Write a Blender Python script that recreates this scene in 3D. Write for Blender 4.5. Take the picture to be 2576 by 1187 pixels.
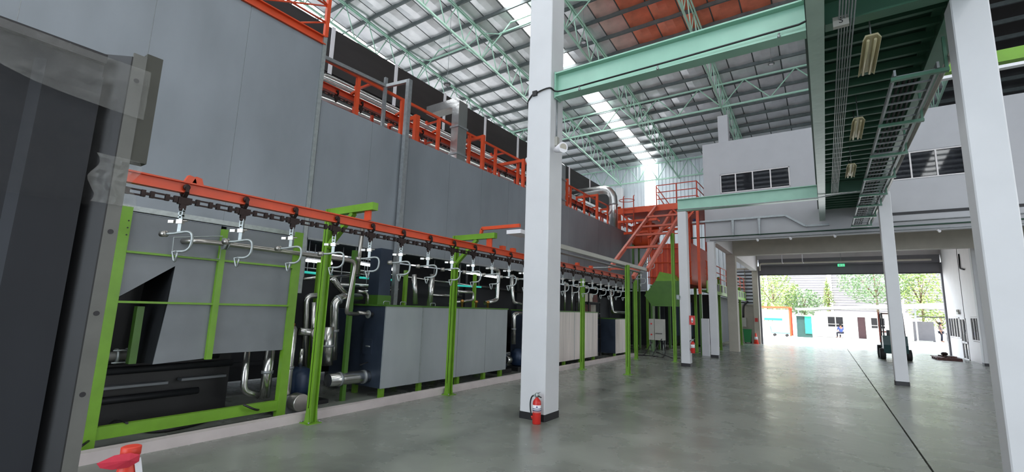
import bpy, math, random
from mathutils import Vector, Matrix
random.seed(7)
R = math.radians
K = 1.108                       # model units -> metres (conveyor pitch 0.55 -> 0.61 m)
scene = bpy.context.scene
for o in list(bpy.data.objects): bpy.data.objects.remove(o)
COL = scene.collection

# ---------------------------------------------------------------- camera
F, PW, PH, CH = 1148.0, 2576, 1187, 1.6
yaw, pit, rol = R(34.4), R(9.04), R(1.81)
_f = Vector((-math.sin(yaw)*math.cos(pit), math.cos(yaw)*math.cos(pit), math.sin(pit)))
_r = Vector((math.cos(yaw), math.sin(yaw), 0)); _u = _r.cross(_f)
CR = _r*math.cos(rol) + _u*math.sin(rol); CU = -_r*math.sin(rol) + _u*math.cos(rol)
cam = bpy.data.objects.new('camera', bpy.data.cameras.new('camera')); COL.objects.link(cam)
cam.data.sensor_width = 36; cam.data.lens = 36*F/PW; cam.data.clip_start = .05; cam.data.clip_end = 500
cam.matrix_world = Matrix(((CR.x, CU.x, -_f.x, 0), (CR.y, CU.y, -_f.y, 0), (CR.z, CU.z, -_f.z, CH*K), (0, 0, 0, 1)))
scene.camera = cam
# ---------------------------------------------------------------- world, sun, exposure
SKYLIGHT, WALLIGHT = 11.0, 2.4
w = bpy.data.worlds.new('world'); scene.world = w; w.use_nodes = True
wn = w.node_tree.nodes; wn['Background'].inputs[0].default_value = (.80, .90, 1, 1); wn['Background'].inputs[1].default_value = 6.0
sun = bpy.data.objects.new('sun', bpy.data.lights.new('sun', 'SUN')); COL.objects.link(sun)
sun.data.energy = 12.0; sun.data.angle = R(3); sun.data.color = (1, .96, .88); sun.rotation_euler = (R(32), R(-14), 0)
sun.location = (0, 0, 40)
vs = scene.view_settings; vs.view_transform = 'Standard'; vs.look = 'None'; vs.gamma = 1; vs.use_curve_mapping = False
vs.exposure = 0.05

# ---------------------------------------------------------------- pixel helpers (direction only; depth comes from the plane touched)
def ray(x, y): return CR*((x-PW/2)/F) - CU*((y-PH/2)/F) + _f
def onx(x, y, X): d = ray(x, y); t = X/d.x; return (X, d.y*t, CH+d.z*t)
def ony(x, y, Y): d = ray(x, y); t = Y/d.y; return (d.x*t, Y, CH+d.z*t)
def onz(x, y, Z=0): d = ray(x, y); t = (Z-CH)/d.z; return (d.x*t, d.y*t, Z)

# ---------------------------------------------------------------- materials
M = {}
def mat(name, c, rough=.5, metal=0., var=.12, scale=3., bump=0., bscale=40., emit=None, es=0., rvar=0., spec=.5, stretch=None):
    m = bpy.data.materials.new(name); m.use_nodes = True; nt = m.node_tree; N = nt.nodes; L = nt.links
    b = N['Principled BSDF']; b.inputs['Roughness'].default_value = rough; b.inputs['Metallic'].default_value = metal
    b.inputs['Specular IOR Level'].default_value = spec
    tc = N.new('ShaderNodeTexCoord'); src = tc.outputs['Object']
    if stretch:
        mp = N.new('ShaderNodeMapping'); mp.inputs['Scale'].default_value = stretch; L.new(src, mp.inputs[0]); src = mp.outputs[0]
    n = N.new('ShaderNodeTexNoise'); n.inputs['Scale'].default_value = scale; n.inputs['Detail'].default_value = 5
    L.new(src, n.inputs['Vector'])
    r = N.new('ShaderNodeValToRGB'); L.new(n.outputs[0], r.inputs[0])
    r.color_ramp.elements[0].position = .3; r.color_ramp.elements[1].position = .7
    lo = [max(0, x*(1-var)) for x in c]; hi = [min(1, x*(1+var)) for x in c]
    r.color_ramp.elements[0].color = (*lo, 1); r.color_ramp.elements[1].color = (*hi, 1)
    L.new(r.outputs[0], b.inputs['Base Color'])
    if rvar:
        mr = N.new('ShaderNodeMapRange'); mr.inputs[3].default_value = max(.02, rough-rvar); mr.inputs[4].default_value = rough+rvar
        L.new(n.outputs[0], mr.inputs[0]); L.new(mr.outputs[0], b.inputs['Roughness'])
    if bump:
        n2 = N.new('ShaderNodeTexNoise'); n2.inputs['Scale'].default_value = bscale; n2.inputs['Detail'].default_value = 3; L.new(src, n2.inputs['Vector'])
        bp = N.new('ShaderNodeBump'); bp.inputs['Strength'].default_value = bump; bp.inputs['Distance'].default_value = .02
        L.new(n2.outputs[0], bp.inputs['Height']); L.new(bp.outputs[0], b.inputs['Normal'])
    if emit:
        b.inputs['Emission Color'].default_value = (*emit, 1); b.inputs['Emission Strength'].default_value = es
    M[name] = m; return m
def s(r, g, b):                                  # sRGB 0-255 -> linear
    return tuple(((v/255)/12.92 if v/255 <= .04045 else ((v/255+.055)/1.055)**2.4) for v in (r, g, b))
mat('floor', s(122, 126, 118), .27, 0, .24, 1.3, .16, 5.0, rvar=.12)
mat('pit', s(112, 114, 108), .6, 0, .2, 2)
mat('joint', s(30, 30, 30), .8)
mat('kerb', s(192, 182, 180), .6, 0, .08, 4)
mat('white', s(206, 206, 208), .6, 0, .03, 2)
mat('wallgrey', s(182, 182, 186), .65, 0, .03, 2)
mat('office', s(225, 220, 220), .6, 0, .03, 2)
mat('tan', s(176, 170, 158), .7, 0, .06, 3)
mat('skirt', s(28, 26, 30), .5)
mat('foil', s(224, 222, 224), .38, .6, .10, 1.6, .75, 2.6)
mat('foil_pink_reflect', s(226, 188, 178), .38, .6, .2, 1.3, .75, 2.6)  # fading rim of the orange reflection, painted into the foil
mat('foil_red_reflect', s(232, 132, 102), .38, .55, .22, 1.3, .75, 2.6)  # orange reflection in the foil put into the panel colour
mat('purlin', s(92, 98, 98), .5, .5, .15, 4)
mat('truss', s(168, 206, 186), .45, 0, .06, 3)
mat('mint', s(148, 192, 172), .3, 0, .06, 2.5)
mat('mint_gloss', s(172, 194, 182), .28, 0, .06, 3, .2, 8)  # paler mint: gloss from the far door put into the colour
mat('mintdark', s(72, 112, 92), .34, 0, .08, 2.5)
mat('deckgreen', s(30, 62, 48), .5, 0, .14, 3)
mat('zinc', s(150, 154, 156), .42, .55, .12, 14)
mat('ovengrey', s(138, 144, 150), .45, .3, .10, 1.3, .08, 1.0, stretch=(1, 1, .45))
mat('ovendk', s(104, 110, 118), .5, .45, .07, 1.6)
mat('tank', s(158, 164, 166), .40, .3, .13, 1.3, stretch=(1, 1, .35))
mat('tankwarm', s(214, 204, 198), .45, .2, .16, 1.4, stretch=(6, 6, .4))
mat('tankblue', s(62, 72, 88), .4, .5, .2, 2.2)
mat('hoodgrey', s(120, 124, 128), .5, .25, .10, 2)
mat('lime', s(108, 154, 40), .42, 0, .10, 4)
mat('limedk', s(68, 108, 36), .42, 0, .10, 4)
mat('orange', s(206, 74, 34), .42, 0, .08, 4)
mat('orangedk', s(186, 60, 30), .45, 0, .12, 4)
mat('rust', s(186, 88, 68), .55, 0, .12, 4)
mat('chain', s(52, 40, 38), .55, .6, .25, 20)
mat('galv', s(160, 166, 165), .4, .6, .12, 18)
mat('steelpipe', s(196, 196, 192), .22, .95, .06, 6, .12, 9)
mat('stain', s(168, 164, 158), .3, .9, .1, 5)
mat('silver', s(206, 206, 206), .30, .95, .05, 3, .6, 6)
mat('black', s(22, 22, 24), .5, 0, .2, 5)
mat('ductdark', s(58, 54, 54), .5, .3, .15, 1.5, stretch=(1, .3, 2))
mat('tunnel', s(36, 38, 42), .6, .3, .3, 1.2)
mat('motor', s(30, 48, 74), .4, .2, .15, 8)
mat('cable', s(24, 22, 24), .5)
mat('red', s(196, 40, 34), .35, 0, .05, 4)
mat('conered', s(224, 66, 46), .45, 0, .06, 6)
mat('cloth', s(216, 56, 78), .7, 0, .1, 12)
mat('paper', s(228, 226, 230), .6, 0, .02)
mat('navy', s(34, 40, 92), .6, 0, .02)
mat('brass', s(176, 128, 70), .35, .8)
mat('darksheet', s(38, 40, 45), .5, .2, .35, 1.7, spec=.3, stretch=(1, 1, .3))
mat('flange', s(104, 104, 100), .55, .35, .12, 5)
mat('blockgrey', s(70, 70, 63), .6, .2, .1, 5)
mat('shutter', s(104, 102, 106), .5, .2, .05)
mat('creamlamp', s(206, 196, 158), .35, .2, .08, 6)
mat('tube', s(240, 240, 240), .3, emit=(.95, 1, 1), es=5.0)
mat('cyan', s(40, 150, 140), .3, emit=(.05, .75, .62), es=.5)
mat('exitgreen', s(30, 190, 110), .4, emit=(.1, .85, .4), es=1.0)
mat('ctrl', s(168, 166, 158), .5, .1, .05)
mat('bin', s(24, 120, 62), .45, 0, .06)
mat('endsheet', s(214, 220, 226), .45, .25, .04, 2)
mat('fork', s(28, 62, 62), .4, 0, .12, 6)
mat('tyre', s(26, 26, 28), .7)
mat('scrap', s(96, 62, 58), .7, 0, .3, 10)
mat('ground', s(196, 192, 186), .8, 0, .06, 1)
mat('plaster', s(236, 232, 226), .7, 0, .03)
mat('teal', s(30, 150, 120), .6, 0, .15, 6)
mat('shed', s(28, 62, 58), .6, 0, .1, 4)
mat('leaf', s(128, 148, 78), .6, 0, .45, 1.2)
mat('leafdk', s(104, 132, 88), .6, 0, .45, 1.2)
mat('bark', s(96, 78, 60), .8, 0, .2, 8)
mat('skin', s(168, 118, 92), .55, 0, .04)
mat('hair', s(26, 22, 20), .6)
mat('shirt', s(62, 84, 148), .75, 0, .08, 10)
mat('trouser', s(38, 40, 56), .8, 0, .08, 10)
mat('shirt2', s(108, 92, 92), .75, 0, .08, 10)
mat('doorbrown', s(72, 44, 48), .5)
mat('bluecart', s(70, 150, 196), .5)
# emissive skylight and wall sheets; those on side walls and rear roof are added
def glow(name, c, e):
    m = mat(name, (.9, .92, .95), .5, emit=c, es=e, var=.02); return m
glow('skylight', (.97, .99, 1.0), SKYLIGHT); glow('wallsheet', (.96, .98, 1.0), WALLIGHT)
def glassmat(name, c, rough, alpha):
    m = bpy.data.materials.new(name); m.use_nodes = True; nt = m.node_tree; N = nt.nodes; L = nt.links
    b = N['Principled BSDF']; b.inputs['Base Color'].default_value = (*c, 1); b.inputs['Roughness'].default_value = rough
    tr = N.new('ShaderNodeBsdfTransparent'); mx = N.new('ShaderNodeMixShader')
    tc = N.new('ShaderNodeTexCoord'); n = N.new('ShaderNodeTexNoise'); n.inputs['Scale'].default_value = 7; L.new(tc.outputs['Object'], n.inputs['Vector'])
    mr = N.new('ShaderNodeMapRange'); mr.inputs[3].default_value = alpha*.6; mr.inputs[4].default_value = min(1, alpha*1.4); L.new(n.outputs[0], mr.inputs[0])
    L.new(mr.outputs[0], mx.inputs[0]); L.new(tr.outputs[0], mx.inputs[1]); L.new(b.outputs[0], mx.inputs[2]); L.new(mx.outputs[0], N['Material Output'].inputs[0])
    if name.startswith('film'):
        n2 = N.new('ShaderNodeTexNoise'); n2.inputs['Scale'].default_value = 14; n2.inputs['Detail'].default_value = 6; L.new(tc.outputs['Object'], n2.inputs['Vector'])
        bp = N.new('ShaderNodeBump'); bp.inputs['Strength'].default_value = .9; bp.inputs['Distance'].default_value = .03; L.new(n2.outputs[0], bp.inputs['Height']); L.new(bp.outputs[0], b.inputs['Normal'])
    M[name] = m
glassmat('film', s(70, 70, 70), .12, .10)
glassmat('filmdense', s(170, 170, 166), .12, .22)
glassmat('glass', s(40, 42, 48), .03, .78)

# ---------------------------------------------------------------- geometry helpers
ABS = {}
class G:
    def __init__(s_): s_.v = []; s_.f = []; s_.sm = []
    def quad(s_, *pts, smooth=False):
        n = len(s_.v); s_.v += [tuple(p) for p in pts]; s_.f.append(tuple(range(n, n+len(pts)))); s_.sm.append(smooth); return s_
    def box(s_, x0, x1, y0, y1, z0, z1):
        if x0 > x1: x0, x1 = x1, x0
        if y0 > y1: y0, y1 = y1, y0
        if z0 > z1: z0, z1 = z1, z0
        n = len(s_.v); s_.v += [(x0,y0,z0),(x1,y0,z0),(x1,y1,z0),(x0,y1,z0),(x0,y0,z1),(x1,y0,z1),(x1,y1,z1),(x0,y1,z1)]
        s_.f += [tuple(n+i for i in q) for q in ((0,3,2,1),(4,5,6,7),(0,1,5,4),(1,2,6,5),(2,3,7,6),(3,0,4,7))]; s_.sm += [False]*6; return s_
    def bar(s_, p, q, w, h, up=(0,0,1)):            # rectangular bar from p to q, width w (side) and h (along up)
        p = Vector(p); q = Vector(q); d = (q-p).normalized(); u = Vector(up)
        if abs(d.dot(u)) > .98: u = Vector((1, 0, 0))
        sd = d.cross(u).normalized(); u2 = sd.cross(d)
        n = len(s_.v)
        for c in (p, q):
            for a, b in ((-1,-1),(1,-1),(1,1),(-1,1)): s_.v.append(tuple(c+sd*(a*w/2)+u2*(b*h/2)))
        s_.f += [tuple(n+i for i in t) for t in ((3,2,1,0),(4,5,6,7),(0,1,5,4),(1,2,6,5),(2,3,7,6),(3,0,4,7))]; s_.sm += [False]*6; return s_
    def tube(s_, pts, r, n=8, cap=True, r2=None):
        pts = [Vector(p) for p in pts]; base = len(s_.v); m = len(pts); ref = None
        for i, p in enumerate(pts):
            d = ((pts[min(i+1, m-1)]-pts[max(i-1, 0)])).normalized()
            if ref is None: ref = Vector((0,0,1)) if abs(d.z) < .9 else Vector((1,0,0))
            a = d.cross(ref).normalized(); b = a.cross(d); ref = b
            rr = r if r2 is None else r+(r2-r)*i/max(1, m-1)
            for k in range(n):
                t = 2*math.pi*k/n; s_.v.append(tuple(p+a*(math.cos(t)*rr)+b*(math.sin(t)*rr)))
        for i in range(m-1):
            for k in range(n):
                s_.f.append((base+i*n+k, base+i*n+(k+1)%n, base+(i+1)*n+(k+1)%n, base+(i+1)*n+k)); s_.sm.append(n > 5)
        if cap:
            s_.f.append(tuple(base+k for k in range(n))[::-1]); s_.sm.append(False)
            s_.f.append(tuple(base+(m-1)*n+k for k in range(n))); s_.sm.append(False)
        return s_
    def lathe(s_, c, prof, n=16, axis='z'):           # prof: (r, h) pairs about an axis through c
        base = len(s_.v); m = len(prof)
        for r, h in prof:
            for k in range(n):
                t = 2*math.pi*k/n; a, b = r*math.cos(t), r*math.sin(t)
                s_.v.append({'z': (c[0]+a, c[1]+b, c[2]+h), 'x': (c[0]+h, c[1]+a, c[2]+b), 'y': (c[0]+b, c[1]+h, c[2]+a)}[axis])
        for i in range(m-1):
            for k in range(n):
                s_.f.append((base+i*n+k, base+i*n+(k+1)%n, base+(i+1)*n+(k+1)%n, base+(i+1)*n+k)); s_.sm.append(True)
        s_.f.append(tuple(base+k for k in range(n))[::-1]); s_.sm.append(False)
        s_.f.append(tuple(base+(m-1)*n+k for k in range(n))); s_.sm.append(False); return s_
    def prism(s_, poly, axis, a, b):                   # polygon (2-D) extruded along axis from a to b
        n = len(poly); base = len(s_.v)
        for h in (a, b):
            for p, q in poly: s_.v.append({'x': (h, p, q), 'y': (p, h, q), 'z': (p, q, h)}[axis])
        s_.f.append(tuple(base+i for i in range(n))[::-1]); s_.f.append(tuple(base+n+i for i in range(n))); s_.sm += [False]*2
        for i in range(n): s_.f.append((base+i, base+(i+1)%n, base+n+(i+1)%n, base+n+i)); s_.sm.append(False)
        return s_
    def ibeam(s_, p, q, w, h, tf=.02, tw=.014):         # I section along p->q (p,q on the centre line)
        p = Vector(p); q = Vector(q); up = Vector((0,0,1)); d = (q-p).normalized(); u2 = d.cross(up).normalized().cross(d)
        o = u2*((h-tf)/2)
        s_.bar(p+o, q+o, w, tf); s_.bar(p-o, q-o, w, tf); s_.bar(p, q, tw, h-tf); return s_
    def mesh(s_, name, m, org=(0,0,0)):
        me = bpy.data.meshes.new(name)
        me.from_pydata([((v[0]-org[0])*K, (v[1]-org[1])*K, (v[2]-org[2])*K) for v in s_.v], [], s_.f); 
        me.polygons.foreach_set('use_smooth', s_.sm); me.materials.append(M[m] if isinstance(m, str) else m); me.validate(); me.update(); return me
def link(name, data, parent=None, loc=(0,0,0)):
    o = bpy.data.objects.new(name, data); COL.objects.link(o); o.parent = parent
    o.location = Vector(loc)*K; return o
def thing(name, label, cat, loc=(0,0,0), group=None):
    o = link(name, None, None, loc); o.empty_display_size = .1; ABS[o.name] = Vector(loc); o['label'] = label; o['category'] = cat
    if group: o['group'] = group
    return o
def part(g, name, m, parent, label=None):
    a = ABS[parent.name]; o = link(name, g.mesh(name, m, a), parent); ABS[o.name] = a.copy()
    if label: o['label'] = label
    return o
def inst(me, name, parent, loc):                        # shared mesh piece; loc absolute
    a = ABS[parent.name]; o = link(name, me, parent, Vector(loc)-a); ABS[o.name] = Vector(loc); return o
def origin(g):
    xs, ys, zs = zip(*g.v); return Vector(((min(xs)+max(xs))/2, (min(ys)+max(ys))/2, min(zs)))
def solo(g, name, m, label, cat, group=None):
    c = origin(g); o = link(name, g.mesh(name, m, c), None, c); ABS[o.name] = c; o['label'] = label; o['category'] = cat
    if group: o['group'] = group
    return o
def struct(g, name, m):
    c = origin(g); o = link(name, g.mesh(name, m, c), None, c); ABS[o.name] = c; o['kind'] = 'structure'; return o
def copy_tree(o, loc=None, rz=None, label=None, parent=None):
    c = o.copy(); COL.objects.link(c); c.parent = parent
    if loc is not None: c.location = Vector(loc)*K
    if rz is not None: c.rotation_euler.z = rz
    if label: c['label'] = label
    for ch in list(o.children): copy_tree(ch, parent=c)
    return c
def curve_pts(pts, n=6):                                 # Catmull-Rom smoothing of a polyline
    P = [Vector(p) for p in pts]; P = [P[0]*2-P[1]]+P+[P[-1]*2-P[-2]]; out = []
    for i in range(1, len(P)-2):
        a, b, c, d = P[i-1:i+3]
        for k in range(n):
            t = k/n; out.append(.5*((2*b)+(c-a)*t+(2*a-5*b+4*c-d)*t*t+(3*b-a-3*c+d)*t**3))
    out.append(P[-2]); return out
def elbow(pts, r, n=4):                                  # polyline with rounded corners of radius r
    P = [Vector(p) for p in pts]; out = [P[0]]
    for i in range(1, len(P)-1):
        a = (P[i-1]-P[i]); b = (P[i+1]-P[i]); rr = min(r, a.length*.45, b.length*.45); a.normalize(); b.normalize()
        p0 = P[i]+a*rr; p1 = P[i]+b*rr
        for k in range(n+1):
            t = k/n; out.append(p0*(1-t)**2+P[i]*(2*t*(1-t))+p1*t*t)
    out.append(P[-1]); return out
ORD = ['first','second','third','fourth','fifth','sixth','seventh','eighth','ninth','tenth','eleventh','twelfth','thirteenth','fourteenth','fifteenth','sixteenth','seventeenth','eighteenth','nineteenth','twentieth','twenty-first','twenty-second','twenty-third','twenty-fourth']
# ================================================================ THE SETTING
Y0, YE, XL, XR = -26.0, 31.8, -21.0, 14.0
fl = struct(G().box(XL, XR, Y0, YE-.1, -.3, -.03), 'floor', 'joint')
part(G().box(XL, .845, Y0, YE-.1, -.029, 0), 'floor_slab', 'floor', fl)
part(G().box(.867, XR, Y0, YE-.1, -.029, 0), 'floor_slab', 'floor', fl)
struct(G().box(-60, 80, YE-.1, 140, -.3, -.01), 'floor_outside', 'ground')
struct(G().box(-6.06, -5.93, -3, 16.9, 0, .11), 'trim_1', 'kerb')

def zb(y): return 14.05-.1*y if y > 0 else 14.05+.1*y       # truss bottom chord
def zt(y): return zb(y)+1.25                                # truss top chord
PY = [15.25+1.19*k for k in range(-34, 14)]
g = G()
for a, b in ((Y0, 0), (0, YE+.2)):
    g.quad((XL, a, zt(a)+.27), (XR, a, zt(a)+.27), (XR, b, zt(b)+.27), (XL, b, zt(b)+.27))
ceil = struct(g, 'ceiling', 'ductdark')
def slope_mesh(x0, x1, L, m, name, sag, skew=0.):
    g = G(); n = 3; dz = -.1
    for i in range(n):
        for j in range(n):
            c = []
            for a, b in ((i, j), (i+1, j), (i+1, j+1), (i, j+1)):
                x = x0+(x1-x0)*a/n; y = L*b/n
                zz = -sag*(1-((a/n)*2-1)**2)*(1+.5*math.sin(3*b/n+skew))-(.035 if b in (0, n) else 0)*0
                c.append((x, y, dz*y+zz))
            g.quad(*c, smooth=True)
    return g.mesh(name, m)
PM = {}
for mm in ('foil', 'foil_pink_reflect', 'foil_red_reflect', 'skylight'):
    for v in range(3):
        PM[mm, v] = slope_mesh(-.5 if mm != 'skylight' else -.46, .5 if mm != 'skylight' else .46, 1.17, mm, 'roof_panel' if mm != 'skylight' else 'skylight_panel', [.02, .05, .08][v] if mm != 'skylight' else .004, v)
cells = []
for k, y in enumerate(PY):
    if y < 7.5: continue
    for i in range(25): cells.append((-20.4+1.05*i, y, k, i))
def dist(c): return (c[0]**2+c[1]**2+120)
infr = [c for c in cells if c[0] < 3.2 and c[1] > 8 and c[0] > -c[1]*1.75-1]
infr.sort(key=dist); rest = []; near = infr[:300]; nearset = set((c[2], c[3]) for c in near)
far = G()
for c in cells:
    x, y, k, i = c
    sky = i in (2, 10)
    red = (-6.6 <= x <= -1.0 and 14 <= y <= 17.9); pink = (-7.6 <= x <= -.4 and 13 <= y <= 19.5)  # panels coloured to carry the orange reflection
    mm = 'skylight' if sky else 'foil_red_reflect' if red else 'foil_pink_reflect' if pink else 'foil'
    if sky or (k, i) in nearset:
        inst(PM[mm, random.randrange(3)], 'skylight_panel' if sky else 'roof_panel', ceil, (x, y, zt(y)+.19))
    else:
        h = lambda yy: zt(yy)+.19
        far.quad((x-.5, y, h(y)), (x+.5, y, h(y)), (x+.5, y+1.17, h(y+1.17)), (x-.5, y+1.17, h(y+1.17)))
for k, y in enumerate(PY):                                # roof behind the camera
    if y >= 7.5 or y < Y0: continue
    for x0, x1 in ((-21, -18.8), (-17.8, -10.4), (-9.4, -2), (-1, 7.7), (8.7, 11.1), (12.1, 14)):
        far.quad((x0, y, zt(y)+.19), (x1, y, zt(y)+.19), (x1, y+1.17, zt(y+1.17)+.19), (x0, y+1.17, zt(y+1.17)+.19))
    if y < 4:
        for x in (-18.3, -9.9, -1.5, 8.2, 11.6):  # unseen skylights added for fill light and window reflections
            part(G().quad((x-.48, y, zt(y)+.19), (x+.48, y, zt(y)+.19), (x+.48, y+1.15, zt(y+1.15)+.19), (x-.48, y+1.15, zt(y+1.15)+.19)), 'skylight_panel', 'skylight', ceil)
fo = part(far, 'roof_panel', 'foil', ceil); fo['kind'] = 'stuff'
pm = G().box(XL, XR, -.035, .035, 0, .16).mesh('purlin', 'purlin')
for y in PY:
    if y > Y0: inst(pm, 'purlin', ceil, (0, y, zt(y)+.02))
rb = G().bar((0, 0, 0), (0, 24.0, -2.4), .03, .03).mesh('sheet_rib', 'purlin')
for i in range(25): inst(rb, 'sheet_rib', ceil, (-20.4+1.05*i+.525, 7.6, zt(7.6)+.2))

# ---- walls
def corrugated(x0, x1, y, z0, z1, pitch=.25, d=.035):
    g = G(); x = x0
    while x < x1:
        a = [(x, y), (x+pitch*.6, y), (x+pitch*.7, y-d), (x+pitch*.9, y-d), (x+pitch, y)]
        for (p, q), (r, t) in zip(a, a[1:]): g.quad((p, q, z0), (r, t, z0), (r, t, z1), (p, q, z1))
        x += pitch
    return g
tx0, tx1 = ony(1622, 520, YE)[0], ony(1650, 520, YE)[0]
g = corrugated(XL, tx0, YE, 2.4, 12.6); g2 = corrugated(tx1, XR, YE, 4.9, 12.6)
for q, f_ in ((g2, 0),):
    n = len(g.v); g.v += q.v; g.f += [tuple(n+i for i in f) for f in q.f]; g.sm += q.sm
q = corrugated(tx1, -3.4, YE, 2.4, 4.9); n = len(g.v); g.v += q.v; g.f += [tuple(n+i for i in f) for f in q.f]; g.sm += q.sm
wb = struct(g, 'wall_back', 'endsheet')
part(corrugated(tx0, tx1, YE, 6.4, 10.6), 'translucent_or_fill_sheet', 'wallsheet', wb); part(corrugated(tx0, tx1, YE, 2.4, 6.4), 'sheet', 'endsheet', wb)
part(G().box(XL, -4.6, YE-.05, YE+.15, 0, 2.4), 'block_wall', 'tan', wb)
g = G().box(XL-.2, XL, Y0, YE, 0, 3).box(XL-.2, XL, Y0, YE, 10.6, 16)
for i in range(19): g.box(XL-.1, XL, Y0+i*3.05+1.5, Y0+i*3.05+3.05, 3, 10.6)
wl = struct(g, 'wall_left', 'endsheet')
for i in range(19): part(G().box(XL-.1, XL, Y0+i*3.05, Y0+i*3.05+1.5, 3, 10.6), 'translucent_or_fill_sheet', 'wallsheet', wl)  # unseen glowing sheets added to brighten the roof and machines
wr = struct(G().box(XR, XR+.2, 17, YE, 0, 15.6).box(XR, XR+.2, 2, 17, 0, 1.5).box(XR, XR+.2, 2, 17, 8.5, 15.6).box(XR, XR+.2, Y0, 2, 0, 15.6), 'wall_right', 'wallgrey')
for i in range(5): part(G().box(XR, XR+.1, 2+i*3+.05, 2+i*3+2.95, 1.5, 8.5), 'translucent_or_fill_sheet', 'wallsheet', wr)  # unseen glowing sheets added to light the oven front
struct(G().box(XL, XR, Y0-.2, Y0, 10.5, 15.6).box(XL, XL+2, Y0-.2, Y0, 0, 10.5).box(XR-2, XR, Y0-.2, Y0, 0, 10.5), 'wall_rear', 'endsheet')  # unseen rear end, opening added to let sky light in

# ---- mezzanine: upper wall with two windows, slab, beams
W1 = (-3.15, -.78, 6.38, 7.14); W2 = (2.02, 3.9, 6.2, 7.1); UY = 19.2
def wall_with_holes(x0, x1, z0, z1, y0, y1, holes):
    g = G(); x = x0
    for a, b, c, d in sorted(holes):
        g.box(x, a, y0, y1, z0, z1); g.box(a, b, y0, y1, z0, c); g.box(a, b, y0, y1, d, z1); x = b
    return g.box(x, x1, y0, y1, z0, z1)
struct(wall_with_holes(-3.78, XR, 4.47, 8.5, UY, UY+.18, [W1, W2]), 'wall_upper', 'wallgrey')
struct(G().box(-3.16, -2.79, UY, UY+.37, 8.5, 9.62), 'trim_2', 'wallgrey')
struct(G().box(-3.78, XR, UY+.2, YE-.1, 5.5, 5.65), 'floor_upper', 'office')
struct(G().box(-3.78, XR, UY+.2, 24, 8.3, 8.45), 'ceiling_upper_block', 'wallgrey')  # ceiling added to keep the room behind the windows dark
struct(G().box(-3.78, -3.6, UY+.2, 24, 5.65, 8.3).box(-3.6, XR, 24, 24.1, 5.65, 8.3), 'wall_upper_block', 'ductdark')  # unseen dark walls added to darken the view through the windows
struct(G().box(1.75, XR, UY-.03, UY-.002, 5.02, 5.11), 'trim_3', 'skirt')
def window(name, W, y, muls, sub=None):
    x0, x1, z0, z1 = W; t = .03
    r = link(name, None, None, ((x0+x1)/2, y, z0)); ABS[r.name] = Vector(((x0+x1)/2, y, z0)); r['kind'] = 'structure'
    part(G().box(x0-.02, x1+.02, y-.03, y+.05, z0-.03, z0+t).box(x0-.02, x1+.02, y-.03, y+.05, z1-t, z1+.03).box(x0-.02, x0+t, y-.03, y+.05, z0, z1).box(x1-t, x1+.02, y-.03, y+.05, z0, z1), 'frame', 'office', r)
    xs = [x0]+muls+[x1]
    for m_ in muls: part(G().box(m_-.02, m_+.02, y-.03, y+.05, z0+t, z1-t), 'mullion', 'office', r)
    for a, b in zip(xs, xs[1:]): part(G().box(a+.02, b-.02, y+.01, y+.02, z0+t, z1-t), 'pane', 'glass', r)
    return r
window('window_1', W1, UY+.03, [-2.6, -2.0, -1.4]); window('window_2', W2, UY+.03, [2.62, 3.25])

# ---- door wall and roller shutter
DX0, DX1, DY = -3.18, 4.98, 31.6
struct(G().box(-3.3, 5.05, DY, DY+.2, 5.02, 5.5).box(-3.42, DX0-.1, DY-.1, DY+.2, 0, 5.5), 'wall_door', 'office')
d1 = link('door_1', None, None, ((DX0+DX1)/2, DY, 0)); ABS[d1.name] = Vector(((DX0+DX1)/2, DY, 0)); d1['kind'] = 'structure'
part(G().box(DX0, DX1, DY-.3, DY+.05, 4.62, 5.02), 'shutter_housing', 'shutter', d1)
sm_ = G().prism([(0, 0), (.03, .01), (.03, .075), (0, .085)], 'x', DX0, DX1).mesh('shutter_slat', 'shutter')
for i in range(6): inst(sm_, 'shutter_slat', d1, (0, DY-.1, 4.12+i*.085))
part(G().box(DX0, DX1, DY-.12, DY-.05, 4.06, 4.12), 'bottom_bar', 'skirt', d1)
part(G().box(DX0-.1, DX0, DY-.15, DY+.05, 0, 4.62), 'guide_rail', 'shutter', d1); part(G().box(DX1, DX1+.07, DY-.15, DY+.05, 0, 4.62), 'guide_rail', 'shutter', d1)

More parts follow.
